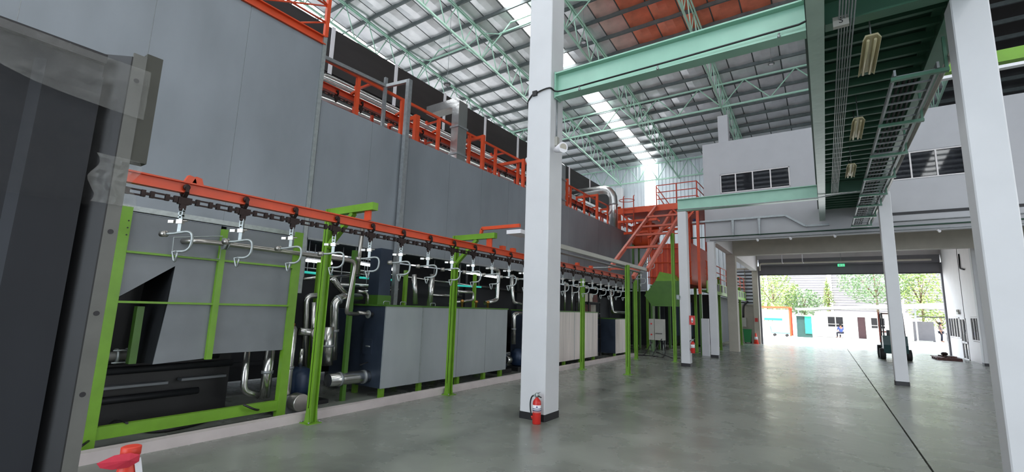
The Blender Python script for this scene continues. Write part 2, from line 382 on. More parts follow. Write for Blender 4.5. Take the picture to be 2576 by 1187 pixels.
# ---- office wall on the right of the door with glazed doors
OX = 5.05
g = G(); g.box(OX, OX+.15, 25.2, DY+.2, 1.86, 5.5)
for a, b in ((25.2, 25.35), (27.05, 27.9), (29.0, 29.05), (31.28, DY+.2)): g.box(OX, OX+.15, a, b, 0, 1.86)
g.box(OX, OX+.15, 25.35, 27.05, 0, .85); g.box(OX, OX+.15, 29.05, 31.28, 0, .88); g.box(OX, OX+.15, 27.9, 29.0, 1.8, 1.86)
g.box(OX, XR, 25.05, 25.2, 0, 5.5)
struct(g, 'wall_office', 'office')
def sidewin(name, y0, y1, z0, z1, n, door=False):
    r = link(name, None, None, (OX, (y0+y1)/2, z0)); ABS[r.name] = Vector((OX, (y0+y1)/2, z0)); r['kind'] = 'structure'
    t = .05
    g = G().box(OX-.02, OX+.08, y0, y1, z0, z0+t).box(OX-.02, OX+.08, y0, y1, z1-t, z1).box(OX-.02, OX+.08, y0, y0+t, z0, z1).box(OX-.02, OX+.08, y1-t, y1, z0, z1)
    if door: g.box(OX-.02, OX+.08, y0, y1, z0+.7, z0+.8)
    part(g, 'frame', 'office', r)
    for i in range(n):
        a, b = y0+t+(y1-y0-2*t)*i/n, y0+t+(y1-y0-2*t)*(i+1)/n
        part(G().box(OX+.01, OX+.03, a+.02, b-.02, z0+t, z1-t), 'pane', 'glass', r)
        if i: part(G().box(OX-.02, OX+.06, a-.02, a+.02, z0+t, z1-t), 'mullion', 'office', r)
    if door: part(G().tube(elbow([(OX-.02, y0+.15, .8), (OX-.08, y0+.15, .8), (OX-.08, y0+.15, 1.1), (OX-.02, y0+.15, 1.1)], .02), .012), 'handle', 'zinc', r)
sidewin('window_3', 29.05, 31.28, .9, 1.85, 4); sidewin('window_4', 25.35, 27.05, .87, 1.85, 4)
sidewin('door_2', 27.92, 28.98, 0, 1.8, 2, True)
struct(G().box(OX, XR, 28, 28.1, 0, 5.2).box(OX+2.5, OX+2.6, 25.2, 31.6, 0, 5.2), 'wall_office_inner', 'wallgrey')
# louvred opening in the back wall left of the door
lw = link('window_5', None, None, (-4.0, YE, 2.3)); ABS[lw.name] = Vector((-4.0, YE, 2.3)); lw['kind'] = 'structure'
part(G().box(-4.6, -3.45, YE-.12, YE-.06, 2.25, 2.33).box(-4.6, -3.45, YE-.12, YE-.06, 4.45, 4.55).box(-4.05, -4.0, YE-.12, YE-.06, 2.3, 4.5), 'frame', 'tan', lw)
lm_ = G().bar((-4.6, 0, 0), (-3.45, 0, 0), .14, .015, up=(0, .5, 1)).mesh('louvre_slat', 'shutter')
for i in range(10): inst(lm_, 'louvre_slat', lw, (0, YE-.14, 2.42+i*.21))
part(G().quad((-4.6, YE-.04, 2.3), (-3.45, YE-.04, 2.3), (-3.45, YE-.04, 4.5), (-4.6, YE-.04, 4.5)), 'back_sheet', 'endsheet', lw)
struct(G().box(-4.6, -3.4, YE-.05, YE+.15, 0, 2.3), 'wall_back_low', 'tan')

# ================================================================ ROOF TRUSSES
TX = [-16.2, -12.0, -7.8, -3.6, .6, 4.8]
TL = ['far left beyond the dark overhead duct', 'over the skylight strip, left of the white column', 'ending at the white gutter box of the back wall', 'right of the orange-tinted roof panels', 'above the green bridge deck', 'far right behind the near white column']
def du(a, b, r, n=6): return G().tube([(0, 0, 0), tuple(Vector(b)-Vector(a))], r, n).mesh('web_member', 'truss')
y1 = PY[30]; nd = [y for y in PY if y > 2]
A_, B_ = (0, nd[0], zt(nd[0])), (0, nd[0]+.595, zb(nd[0]+.595))
dn = du(A_, B_, .024); up_ = du(B_, (0, nd[1], zt(nd[1])), .024)
for x, tl in zip(TX, TL):
    t = thing('roof_truss', 'pale green lengthwise roof truss, '+tl, 'truss', (x, nd[0], zb(nd[0])), 'lengthwise roof trusses')
    a, b = nd[0], YE-.1
    part(G().bar((x-.045, a, zt(a)), (x-.045, b, zt(b)), .05, .07).bar((x+.045, a, zt(a)), (x+.045, b, zt(b)), .05, .07), 'top_chord', 'truss', t)
    part(G().bar((x, a, zb(a)), (x, b, zb(b)), .075, .075), 'bottom_chord', 'truss', t)
    for y in nd:
        if y+.595 > YE: continue
        inst(dn, 'web_member', t, (x, y, zt(y)))
        if y+1.19 < YE: inst(up_, 'web_member', t, (x, y+.595, zb(y+.595)))
def cross(y, lab, half):
    t = thing('cross_truss', lab, 'truss', (-5.7, y, zb(y)), 'crosswise roof trusses')
    x0, x1 = TX[0], TX[-1]; a, b = zb(y), zt(y)-.06
    part(G().bar((x0, y, b), (x1, y, b), .07, .07), 'top_chord', 'truss', t); part(G().bar((x0, y, a), (x1, y, a), .08, .08), 'bottom_chord', 'truss', t)
    m1 = G().tube([(0, 0, 0), (half, 0, b-a)], .03, 6).mesh('web_member', 'truss'); m2 = G().tube([(0, 0, 0), (half, 0, a-b)], .03, 6).mesh('web_member', 'truss')
    x = x0
    while x < x1-.1:
        inst(m1, 'web_member', t, (x, y, a)); inst(m2, 'web_member', t, (x+half, y, b)); x += 2*half
cross(23.2, 'pale green crosswise lattice truss in mid hall above the white upper wall', 1.05)
cross(31.4, 'pale green crosswise lattice truss against the corrugated back wall', .7)
for i, (xa, xb) in enumerate(zip(TX, TX[1:4])):                 # braced struts between trusses
    y = 14.7
    t = thing('bracing_strut', 'pale green braced strut between roof trusses, '+['left of the skylight strip', 'crossing the skylight strip left of the white column', 'right of the white column'][i], 'truss', ((xa+xb)/2, y, zb(y)), 'roof bracing')
    p = lambda x, z: (x, y, z)
    lo, hi = zb(y), zt(y)
    part(G().bar(p(xa+.9, hi-.35), p(xb-.9, hi-.35), .06, .06), 'bottom_chord', 'truss', t); part(G().bar(p(xa+1.5, hi), p(xb-1.5, hi), .06, .06), 'top_chord', 'truss', t)
    for q, sx in ((xa, 1), (xb, -1)):
        part(G().tube([p(q, lo), p(q+sx*1.5, hi)], .028, 6), 'knee_brace', 'truss', t); part(G().tube([p(q, hi), p(q+sx*.9, hi-.35)], .022, 6), 'tie', 'truss', t)

# ================================================================ COLUMNS
def column(x, y, w, z1, m, label, skirt=True, cap=None):
    t = thing('concrete_column', label, 'column', (x, y, 0)); h = w/2
    c = min(.012, w*.04)
    def sq(h): return [(x-h+c, y-h), (x+h-c, y-h), (x+h, y-h+c), (x+h, y+h-c), (x+h-c, y+h), (x-h+c, y+h), (x-h, y+h-c), (x-h, y-h+c)]
    part(G().prism(sq(h), 'z', 0, z1), 'shaft', m, t)
    if skirt: part(G().prism(sq(h+.006), 'z', 0, .1), 'base_skirt', 'skirt', t)
    if cap: part(G().box(x-h*.9, x+h*.9, y-h*.9, y+h*.9, z1, z1+.06), 'cap_plate', 'mint', t)
    return t
colA = column(-3.66, 6.22, .43, 14.4, 'white', 'tall white square column in the centre with a red extinguisher at its foot')
column(-3.68, 15.24, .27, 4.9, 'white', 'slim white column carrying the lower mint beam, with fire point sign')
column(-3.6, 19.3, .27, 4.46, 'white', 'slim white column under the left corner of the upper wall')
column(-3.52, 23.4, .40, 5.5, 'tan', 'broad beige column next before the green wheelie bin', skirt=False)
column(-3.42, 31.3, .30, 5.5, 'tan', 'beige column at the left jamb of the roller door', skirt=False)
column(1.45, 6.36, .29, 5.0, 'white', 'near white column cut by the right edge of the picture')
column(1.49, 15.5, .27, 5.0, 'white', 'white column in front of the parked forklift')
column(5.08, 25.25, .32, 5.2, 'white', 'white column at the near corner of the glazed office')
column(-12.0, 31.4, .45, 10.6, 'white', 'white column against the corrugated back wall under the truss end', skirt=False)

# ================================================================ CONCRETE AND STEEL BEAMS
solo(G().box(-3.32, OX+3, 23.2, 23.6, 4.36, 5.5), 'concrete_beam', 'tan', 'broad beige concrete beam crossing before the roller door', 'beam')
solo(G().box(-3.66, -3.4, 19.44, 23.19, 4.42, 5.5), 'concrete_beam', 'office', 'white concrete beam running back from the slim column to the broad one', 'beam')
solo(G().box(-3.6, -3.3, 23.61, 31.14, 4.33, 5.5), 'concrete_beam', 'office', 'white concrete beam running back to the left jamb of the roller door', 'beam')
def steel(name, label, p, q, w, h, m='mint', plate=None):
    t = thing(name, label, 'beam', ((p[0]+q[0])/2, (p[1]+q[1])/2, p[2]-h/2))
    P, Q = Vector(p), Vector(q); d = (Q-P).normalized(); tf = .022; up = Vector((0, 0, (h-tf)/2))
    part(G().bar(P+up, Q+up, w, tf), 'top_flange', m, t); part(G().bar(P-up, Q-up, w, tf), 'bottom_flange', m, t); part(G().bar(P, Q, .014, h-tf*2), 'web', m, t)
    for e in plate or []: part(G().bar(P+d*e, P+d*(e+.02), w*.98, h+.04), 'end_plate', m, t)
    return t
steel('steel_beam', 'mint green steel beam from the tall centre column to the bridge', (-3.435, 6.2, 5.23), (.02, 6.2, 5.23), .2, .42, plate=[0])
steel('steel_beam', 'mint green steel beam on the slim column below the office window', (-3.82, 15.2, 5.12), (.02, 15.2, 5.12), .2, .40, plate=[])
steel('steel_beam', 'long mint beam edging the bridge deck on its left side', (.115, 1.0, 5.2), (.115, 19.15, 5.2), .17, .42, 'mint_gloss')
steel('steel_beam', 'long green beam edging the bridge deck on its right side', (1.43, 1.0, 5.22), (1.43, 19.15, 5.22), .2, .40, 'mintdark')
steel('steel_beam', 'green beam crossing under the near end of the bridge deck', (.21, 6.2, 5.2), (1.32, 6.2, 5.2), .17, .34, 'mintdark')
steel('steel_beam', 'green beam crossing under the far end of the bridge deck', (.21, 15.2, 5.2), (1.32, 15.2, 5.2), .17, .34, 'mintdark')
# ---- bridge deck seen from below
dk = thing('bridge_deck', 'dark green ribbed steel deck of the bridge overhead', 'deck', (.75, 10, 5.3))
part(G().box(.0, 1.55, 1.0, 19.15, 5.425, 5.47), 'deck_plate', 'deckgreen', dk)
jm = G().prism([(-.03, 0), (.03, 0), (.03, .012), (-.018, .012), (-.018, .11), (-.03, .11)], 'x', .13, 1.42).mesh('joist', 'mintdark')
y = 1.2
while y < 19:
    if abs(y-6.2) > .15 and abs(y-15.2) > .15: inst(jm, 'joist', dk, (0, y, 5.312))
    y += .358
for i in range(6):
    x = .34+i*.028
    solo(G().tube([(x, 2.0, 5.005 if i % 2 else 5.0), (x, 15.0, 5.0)], .008, 6), 'conduit', 'zinc', 'grey conduit pipe, '+ORD[i]+' from the left in the bundle under the deck', 'conduit', 'conduits under the bridge deck')
sb = thing('junction_box', 'pale junction box lettered S among the conduits under the bridge', 'box', ony(2115, 55, 6.05))
bx, by, bz = ABS[sb.name]; 
part(G().box(bx-.075, bx+.075, by-.03, by+.03, bz-.06, bz+.06), 'case', 'ctrl', sb)
def text(txt, size, m, parent, loc, rot, name='lettering', align='CENTER'):
    c = bpy.data.curves.new(name, 'FONT'); c.body = txt; c.size = size*K; c.align_x = align; c.align_y = 'CENTER'; c.extrude = .0008
    o = bpy.data.objects.new(name, c); dg = bpy.context.evaluated_depsgraph_get()
    COL.objects.link(o); bpy.context.view_layer.update(); me = bpy.data.meshes.new_from_object(o.evaluated_get(bpy.context.evaluated_depsgraph_get()))
    bpy.data.objects.remove(o); me.materials.clear(); me.materials.append(M[m])
    o = link(name, me, parent, Vector(loc)-(ABS[parent.name] if parent else Vector())); o.rotation_euler = rot; return o
text('S', .1, 'skirt', sb, (bx, by-.034, bz), (R(90), 0, 0))
def tubelight(x, y0, y1, z, label):
    t = thing('fluorescent_lamp', label, 'lamp', (x, (y0+y1)/2, z))
    part(G().prism([(x-.09, z-.015), (x-.06, z+.05), (x+.06, z+.05), (x+.09, z-.015), (x+.085, z-.02), (x+.05, z+.03), (x-.05, z+.03), (x-.085, z-.02)], 'y', y0, y1), 'reflector', 'creamlamp', t)
    for sx in (-.035, .035): part(G().tube([(x+sx, y0+.03, z-.01), (x+sx, y1-.03, z-.01)], .016, 8), 'tube', 'creamlamp', t)
    part(G().tube([(x, y0+.1, z+.05), (x, y0+.1, 5.42)], .008, 6), 'hanger', 'zinc', t); part(G().tube([(x, y1-.1, z+.05), (x, y1-.1, 5.42)], .008, 6), 'hanger', 'zinc', t)
tubelight(.66, 6.45, 7.45, 4.9, 'twin tube fluorescent lamp under the bridge, nearest of three'); tubelight(.66, 9.2, 10.2, 4.9, 'twin tube fluorescent lamp under the bridge, middle of three'); tubelight(.67, 12.0, 13.0, 4.9, 'twin tube fluorescent lamp under the bridge, farthest of three')
# ---- cable ladder
cl = thing('cable_ladder', 'grey cable ladder hung under the right side of the bridge', 'cable tray', (1.05, 11, 4.6))
for x in (.9, 1.3): part(G().box(x-.012, x+.012, 7.0, 18.6, 4.6, 4.68), 'side_rail', 'zinc', cl)
rm = G().box(.91, 1.29, -.012, .012, 4.615, 4.635).mesh('rung', 'zinc')
y = 7.1
while y < 18.6: inst(rm, 'rung', cl, (0, y, 0)); y += .3
for y in (7.05, 8.75, 10.4, 12.1, 13.7, 15.0, 16.6, 18.2):
    b_ = part(G().box(.86, 1.4, y-.03, y+.03, 4.555, 4.598), 'support_bracket', 'mintdark', cl)
    part(G().bar((1.38, y, 4.6), (1.38, y, 5.0), .03, .03), 'drop_rod', 'mintdark', b_)
for i in range(4):
    x = .97+i*.055
    solo(G().tube(curve_pts([(x, 7.2, 4.655), (x+.01, 10, 4.655), (x-.01, 14, 4.655), (x, 18.4, 4.655)], 4), .018, 6), 'power_cable', 'cable', 'black power cable lying in the cable ladder, '+ORD[i]+' from the left', 'cable', 'cables in the ladder')
solo(G().tube([(1.43, 6.6, 4.75), (1.43, 18.9, 4.75)], .03, 8), 'water_pipe', 'stain', 'brown steel pipe running beside the cable ladder under the bridge', 'pipe')
# ================================================================ UPPER OVEN (long grey panelled tunnel)
OXF, OXB = -7.5, -9.4
ov = thing('curing_oven', 'long grey sheet-metal oven raised above the tanks', 'oven', (OXF, 10, 2.72))
part(G().box(OXB, OXF-.045, 4.55, 23.4, 2.72, 5.28), 'core', 'ovendk', ov)
seams = [4.55, 5.73, 6.75, 8.12, 9.42, 10.7, 12.0, 13.3, 14.6, 15.9, 17.2, 18.5, 19.8, 21.1, 22.3, 23.4]
for a, b in zip(seams, seams[1:]):
    part(G().box(OXF-.04, OXF, a+.004, b-.004, 2.72, 5.32), 'panel', 'ovengrey', ov); part(G().box(OXF-.044, OXF-.006, b-.004, b+.004, 2.74, 5.3), 'seam_strip', 'galv', ov)
part(G().box(OXF-.02, OXF+.012, 4.56, 23.4, 2.70, 2.735), 'bottom_trim', 'zinc', ov)
tv = thing('oven_tower', 'taller grey oven section at upper left with orange top beam', 'oven', (OXF, 0, 2.7))
part(G().box(OXB, OXF-.045, -6, 4.44, 2.7, 6.35), 'core', 'ovendk', tv)
for a, b in zip([-6, -4.2, -2.95, -1.72, -.5, .72, 1.94, 3.16], [-4.2, -2.95, -1.72, -.5, .72, 1.94, 3.16, 4.46]):
    part(G().box(OXF-.04, OXF, a+.004, b-.004, 2.7, 6.38), 'panel', 'ovengrey', tv); part(G().box(OXF-.044, OXF-.006, b-.004, b+.004, 2.72, 6.36), 'seam_strip', 'zinc', tv)
part(G().box(OXF-.06, OXF+.03, 4.46, 4.53, 1.75, 6.55), 'corner_trim', 'galv', tv)
part(G().box(OXF-.03, OXF+.006, 3.9, 4.3, 3.2, 3.38), 'hatch', 'ovengrey', tv)
part(G().ibeam((OXF-.02, -6, 6.47), (OXF-.02, 4.5, 6.47), .12, .17), 'top_beam', 'orange', tv)
rl = thing('guard_rail', 'orange guard rail on top of the tall oven section', 'railing', (OXF, 3, 6.56))
for y in (-1.4, -.2, 1.0, 2.2, 3.3): part(G().tube([(OXF, y, 6.56), (OXF, y, 7.6)], .022, 6), 'post', 'orange', rl)
part(G().bar((OXF, 4.5, 6.56), (OXF, 4.5, 8.4), .07, .07), 'post', 'orange', rl)
for z in (6.85, 7.2, 7.6): part(G().tube([(OXF, -1.4, z), (OXF, 4.5, z)], .02, 6), 'rail', 'orange', rl)
for a, b in ((3.3, 4.5),): part(G().tube([(OXF, a, 6.6), (OXF, b, 7.2)], .016, 6), 'brace', 'orange', rl); part(G().tube([(OXF, b, 7.2), (OXF, a+.3, 7.6)], .016, 6), 'brace', 'orange', rl)
part(G().tube([(OXF, 4.0, 6.57), (OXF, 4.5, 6.86)], .016, 6), 'brace', 'orange', rl)

gp = thing('support_post', 'tall grey square post standing before the oven panels', 'post', (-7.4, 6.55, 0))
part(G().box(-7.46, -7.36, 6.5, 6.6, 0, 6.6), 'post', 'zinc', gp)
part(G().bar((-7.41, 6.55, 6.58), (-7.95, 6.35, 6.5), .07, .07), 'arm', 'zinc', gp); part(G().bar((-7.95, 6.35, 6.5), (-7.95, 4.6, 6.42), .07, .07), 'channel', 'zinc', gp)
part(G().box(-7.98, -7.92, 6.3, 6.37, 5.3, 6.7), 'back_post', 'zinc', gp)

# ================================================================ UPPER CONVEYOR on top of the oven
RX = -8.2
cv = thing('upper_conveyor_rail', 'orange overhead conveyor rail along the oven top', 'conveyor', (RX, 14, 5.28))
part(G().ibeam((RX, 4.6, 5.98), (RX, 23.2, 5.98), .09, .14), 'rail', 'orangedk', cv)
part(G().bar((RX+.2, 4.6, 6.42), (RX+.2, 23.2, 6.42), .05, .06), 'handrail', 'orange', cv)
for i in range(15):
    y = 5.65+1.25*i; part(G().box(RX+.17, RX+.24, y-.04, y+.04, 5.28, 6.39), 'post', 'orange', cv)
    part(G().bar((RX+.17, y, 6.1), (RX, y, 6.07), .05, .05), 'bracket', 'orange', cv)
part(G().bar((RX-.55, 4.6, 6.2), (RX-.55, 23.2, 6.2), .06, .12), 'back_rail', 'orangedk', cv)
for i in range(12):
    y = 5.1+1.55*i; part(G().box(RX-.58, RX-.52, y-.03, y+.03, 5.28, 6.2), 'back_post', 'orangedk', cv)
link_open = G()
for zz in (-.022, .022): link_open.box(-.008, .008, -.055, .055, zz-.007, zz+.007)
for yy in (-.058, .058): link_open.box(-.017, .017, yy-.016, yy+.016, -.03, .03)
link_open_m = link_open.mesh('chain_link', 'chain'); link_c_m = G().box(-.012, .012, -.05, .05, -.012, .012).mesh('chain_pin_link', 'chain')
def chain(name, label, X, Z, y0, y1):
    t = thing(name, label, 'chain', (X, (y0+y1)/2, Z)); y = y0; k = 0
    while y < y1:
        inst(link_open_m, 'chain_link', t, (X, y, Z)); inst(link_c_m, 'chain_pin_link', t, (X, y+.0917, Z)); y += .18333
    return t
chain('conveyor_chain', 'dark upper conveyor chain hanging under the orange rail on the oven', RX, 5.85, 4.7, 18)
def tag_trolley():
    t = thing('conveyor_trolley', '', 'trolley', (0, 0, 0), 'trolleys of the front conveyor')
    for sx in (-1, 1): part(G().lathe((sx*.034, 0, 0), [(.012, -.014), (.03, -.012), (.03, .008), (.018, .014)], 10, 'x'), 'wheel', 'chain', t)
    for sx in (-1, 1): part(G().bar((sx*.055, 0, .0), (sx*.06, 0, -.05), .03, .012, up=(1, 0, 0)).bar((sx*.06, 0, -.05), (sx*.012, 0, -.10), .035, .012, up=(1, 0, 0)).bar((sx*.012, 0, -.095), (sx*.012, 0, -.2), .05, .012, up=(1, 0, 0)), 'bracket', 'chain', t)
    part(G().box(-.02, .02, -.045, .045, -.165, -.095), 'chain_dog', 'chain', t); part(G().lathe((0, 0, -.21), [(.012, -.018), (.026, -.008), (.026, .012), (.012, .02)], 8, 'x'), 'pin', 'chain', t)
    return t
tro = tag_trolley()
for i in range(22):                                           # upper trolleys
    y = 5.3+.62*i
    copy_tree(tro, (RX, y, 5.98), 0, 'dark trolley of the upper conveyor, '+ORD[i]+' from the near end')['group'] = 'trolleys of the upper conveyor'
# gantry arms over the upper conveyor
for i, (px, py, wd) in enumerate(((1050, 290, .13), (1217, 340, .09), (1318, 400, .08), (1428, 450, .08), (1503, 488, .08), (1560, 520, .08))):
    X = -7.66; p = onx(px, py, X); y = p[1]; h = p[2]
    t = thing('gantry_arm', 'orange gantry arm rising above the oven edge, '+ORD[i]+' from the near end', 'gantry', (X, y, 5.28), 'gantry arms along the oven')
    part(G().box(X-.06, X+.06-.03, y-wd/2, y+wd/2, 5.28, h), 'post', 'orange', t)
    part(G().bar((X-.06, y, h-.05), (X-1.0, y, h-.05), .08, .09), 'arm', 'orange', t)
    part(G().box(X-1.0, X-.94, y-.03, y+.03, 5.28, h-.09), 'back_post', 'orangedk', t)
# dark duct and silver pipes behind
DXF = -10.0
dd = thing('overhead_duct', 'long dark rectangular duct running high behind the oven', 'duct', (DXF-.5, 12, 7.4))
for a, b in zip([-4, -.4, 1.8, 4, 6.2, 8.3, 10.4, 12.6, 14.8, 17, 19.4, 21.8], [-.4, 1.8, 4, 6.2, 8.3, 10.4, 12.6, 14.8, 17, 19.4, 21.8, 24.6]):
    part(G().box(DXF-1.1, DXF, a, b, 7.35, 8.55), 'duct_section', 'ductdark', dd)
    part(G().box(DXF+.001, DXF+.03, b-.05, b+.05, 7.3, 8.58), 'strap', 'paper', dd)
part(G().box(DXF-1.0, DXF-.02, -4, 24, 6.98, 7.34), 'lower_channel', 'ductdark', dd)
for i, (z, x, r, m) in enumerate(((6.75, -9.3, .07, 'silver'), (6.55, -9.15, .05, 'steelpipe'), (6.35, -9.55, .09, 'silver'), (7.02, -9.6, .04, 'steelpipe'))):
    pts = elbow([(x-1.2, 5.1+.2*i, z-.25), (x, 5.1+.2*i, z-.05), (x, 6.0, z), (x, 23.5, z)], .4)
    solo(G().tube(pts, r, 10), 'insulated_pipe', m, 'silver insulated pipe above the oven, '+['thick one under the dark duct', 'slim one nearest the orange handrail', 'thickest one low behind the orange rail', 'slim one highest by the duct'][i], 'pipe', 'pipes above the oven')
for i, y in enumerate((6.6, 9.1, 12.3, 15.5)):
    t = thing('pipe_support', 'small orange pipe bracket behind the upper conveyor, '+ORD[i]+' from the near end', 'bracket', (-9.2, y, 5.3), 'pipe brackets')
    part(G().box(-9.45, -9.39, y-.03, y+.03, 5.3, 7.0), 'upright', 'orangedk', t); part(G().bar((-9.42, y, 6.9), (-8.8, y, 6.9), .05, .05), 'arm', 'orangedk', t); part(G().bar((-9.42, y, 6.3), (-8.7, y, 6.3), .05, .05), 'arm', 'orangedk', t)
# foil ducts
def rect_duct(name, label, x0, x1, y0, y1, z0, z1, toward):
    t = thing(name, label, 'duct', ((x0+x1)/2, (y0+y1)/2, z0))
    part(G().box(x0, x1, y0, y1, z0, z1), 'riser', 'silver', t)
    for z in (z0+.25, z0+1.0): part(G().box(x0-.03, x1+.03, y0-.03, y1+.03, z, z+.05), 'flange', 'zinc', t)
    part(G().prism([(x1, z1), (x0, z1), (x0-.08, z1+.04), (x0-.08, z1+.27), (x1-.1, z1+.27), (x1, z1+.17)], 'y', y0, y1), 'elbow', 'silver', t)
    part(G().box(x0-.08-toward, x0-.08, y0+.01, y1-.01, z1+.04, z1+.27), 'branch', 'silver', t)
rect_duct('foil_duct', 'shiny foil rectangular duct rising from the oven top', -7.92, -7.68, 8.55, 8.9, 5.28, 6.85, .9)
t = thing('foil_duct', 'round silver duct bending down at the far end of the oven', 'duct', (-7.72, 19.4, 5.3))
part(G().tube(elbow([(-9.9, 19.4, 7.2), (-7.72, 19.4, 7.2), (-7.72, 19.4, 5.28)], .6, 6), .19, 14), 'bend', 'silver', t); part(G().lathe((-7.72, 19.4, 6.4), [(.20, 0), (.22, .04), (.20, .08)], 14), 'flange', 'zinc', t)
rect_duct('foil_duct', 'grey square duct riser just right of the centre column', -7.92, -7.62, 14.1, 14.5, 5.28, 6.7, .8)

# ================================================================ FRONT CONVEYOR
CX = -5.0
fc = thing('conveyor_rail', 'bright orange front conveyor rail with I profile', 'conveyor', (CX, 7, 2.59))
part(G().ibeam((CX, .4, 2.645), (CX, 7.8, 2.645), .075, .11, .014, .012), 'rail', 'orange', fc)
part(G().ibeam((CX, 7.82, 2.645), (CX, 13.4, 2.645), .075, .11, .014, .012), 'rail', 'rust', fc)
for y in (1.72, 1.78): part(G().prism([(y, 2.7), (y+.1, 2.7), (y+.08, 2.76), (y+.03, 2.77)], 'x', CX-.03, CX+.03), 'lug', 'orange', fc)
for y in (7.0, 7.35, 10.2, 11.0): part(G().box(CX-.04, CX+.04, y-.05, y+.05, 2.7, 2.77), 'lug', 'orange', fc)
part(G().tube([(CX+.4, 11.6, 2.78), (CX-.9, 11.6, 2.78)], .02, 6), 'tie_rod', 'galv', fc)
chain('conveyor_chain', 'dark front conveyor chain hanging under the orange rail', CX, 2.52, 1.0, 13.4)
def make_hanger():
    t = thing('load_hanger', '', 'hook', (0, 0, 0), 'load hangers of the front conveyor')
    st = part(G().box(-.018, .018, -.004, .004, -.235, -.09).box(-.022, -.012, -.012, .012, -.09, 0).box(.012, .022, -.012, .012, -.09, 0).box(-.022, .022, -.012, .012, -.03, -.02).box(-.022, .022, -.012, .012, -.075, -.062), 'strap', 'galv', t)
    part(G().tube([(-.10, .0, -.125), (.07, .0, -.118)], .008, 6).box(-.115, -.06, -.012, .012, -.14, -.112).box(-.03, .03, -.016, .016, -.145, -.105), 'clamp_bar', 'stain', t)
    part(G().tube(curve_pts([(-.14, 0, -.245), (-.05, 0, -.24), (.06, 0, -.222), (.115, 0, -.228), (.14, 0, -.265), (.14, 0, -.33), (.125, 0, -.375), (.08, 0, -.405), (.0, 0, -.41)], 4), .0125, 8), 'hook_arm', 'galv', t)
    part(G().lathe((-.15, 0, -.245), [(.012, -.03), (.028, -.028), (.03, .03), (.014, .034)], 10, 'x'), 'bob', 'stain', t)
    part(G().tube([(.02, 0, -.405), (-.035, 0, -.412), (-.012, 0, -.49), (.004, 0, -.505)], .009, 6).tube([(.02, 0, -.405), (.006, 0, -.50)], .009, 6), 'tip', 'galv', t)
    return t
hg = make_hanger(); first = [True, True]
def hang_label(i):
    if i < 4: return ORD[i]+' hanger from the wrapped panel, grey C hook before the lime frame'
    if i < 11: return 'grey C hook on the conveyor, '+ORD[i-4]+' to the right of the near lime stand'
    return 'grey C hook on the conveyor, '+ORD[i-11]+' counted from behind the centre column'
for i in range(22):
    y = 1.74+.55*i
    if i == 0:
        tro.location = Vector((CX, y, 2.645))*K; tro['label'] = 'dark trolley on the front rail, first from the wrapped panel'
        hg.location = Vector((CX, y, 2.44))*K; hg.rotation_euler.z = R(30); hg['label'] = hang_label(0)
    else:
        copy_tree(tro, (CX, y, 2.645), 0, 'dark trolley on the front rail, '+ORD[i]+' from the wrapped panel'); copy_tree(hg, (CX, y, 2.44), R(30+random.uniform(-6, 6)), hang_label(i))

# lime stands with arms
def stand(x, y, h, arm, label, w=.10, base=True):
    t = thing('conveyor_stand', label, 'stand', (x, y, 0), 'lime conveyor stands'); a = w/2
    g = G()                                                   # H section column
    g.box(x-a, x+a, y-a, y-a+.012, 0, h).box(x-a, x+a, y+a-.012, y+a, 0, h).box(x-.006, x+.006, y-a, y+a, 0, h)
    part(g, 'column', 'lime', t)
    if base:
        part(G().box(x-a-.05, x+a+.05, y-a-.05, y+a+.05, 0, .012), 'base_plate', 'lime', t)
        for sy in (-1, 1): part(G().prism([(x-a, .012), (x+a, .012), (x+a-.03, .2), (x-a+.03, .2)], 'y', y+sy*(a+.005), y+sy*(a+.017)), 'gusset', 'lime', t)
        for sx in (-1, 1):
            for sy in (-1, 1): part(G().lathe((x+sx*(a+.03), y+sy*(a+.03), .012), [(.012, 0), (.012, .02)], 6), 'bolt', 'zinc', t)
    if arm:
        part(G().box(x-.04, x+arm, y-.045, y+.045, h-.1, h), 'arm', 'lime', t)
        part(G().bar((x+.02, y, h-.55), (x+arm*.55, y, h-.1), .07, .06), 'brace', 'lime', t)
        part(G().box(x+arm-.2, x+arm-.08, y-.012, y+.012, 2.70, h-.1), 'rail_hanger', 'orange', t)
    return t
stand(-5.82, 3.85, 2.93, .98, 'near lime stand with arm, footed before the kerb')
stand(-5.85, 6.63, 2.96, .95, 'lime stand with arm in front of the grey tank')
stand(-5.66, 11.9, 2.5, 0, 'lime post before the pale stained tank, right of the centre column')
stand(-4.35, 11.9, 2.86, 0, 'lime post under the grey channel end, isolated on open floor')
stand(-5.55, 16.0, 2.75, 0, 'lime post behind the orange inclined frame at its left side')
stand(-4.3, 16.28, 4.4, 0, 'lime post beside the slim white column under the orange frame')
stand(-6.67, 20.8, 2.6, 0, 'lime post beyond the control box'); stand(-4.62, 20.95, 2.75, 0, 'lime post between the two slim white columns')
stand(-4.13, 23.6, 3.4, 0, 'lime post beside the broad beige column'); stand(-3.98, 28.9, 3.2, 0, 'lime post before the green wheelie bin')
for i, (x, y) in enumerate(((-7.5, 26.8), (-7.6, 27.9), (-8.0, 26.0))): stand(x, y, 2.6, 0, 'lime post of the far row under the green hopper, '+ORD[i]+' from the right', base=False)
# orange lamp bracket near the second stand
t = thing('lamp_bracket', 'orange bracket with a white lamp box right of the second stand', 'lamp', (-5.2, 6.63, 2.96))
q = [ony(px, py, 6.63) for px, py in ((1210, 588), (1213, 575), (1308, 567), (1245, 580))]
part(G().bar(q[1], q[2], .05, .06), 'arm', 'orange', t); part(G().bar((q[0][0], 6.63, 2.965), q[1], .05, .05), 'foot', 'orange', t)
lb = ony(1297, 582, 6.63); part(G().box(lb[0]-.14, lb[0]+.16, 6.55, 7.0, lb[2]-.05, lb[2]+.02), 'lamp_box', 'paper', t)
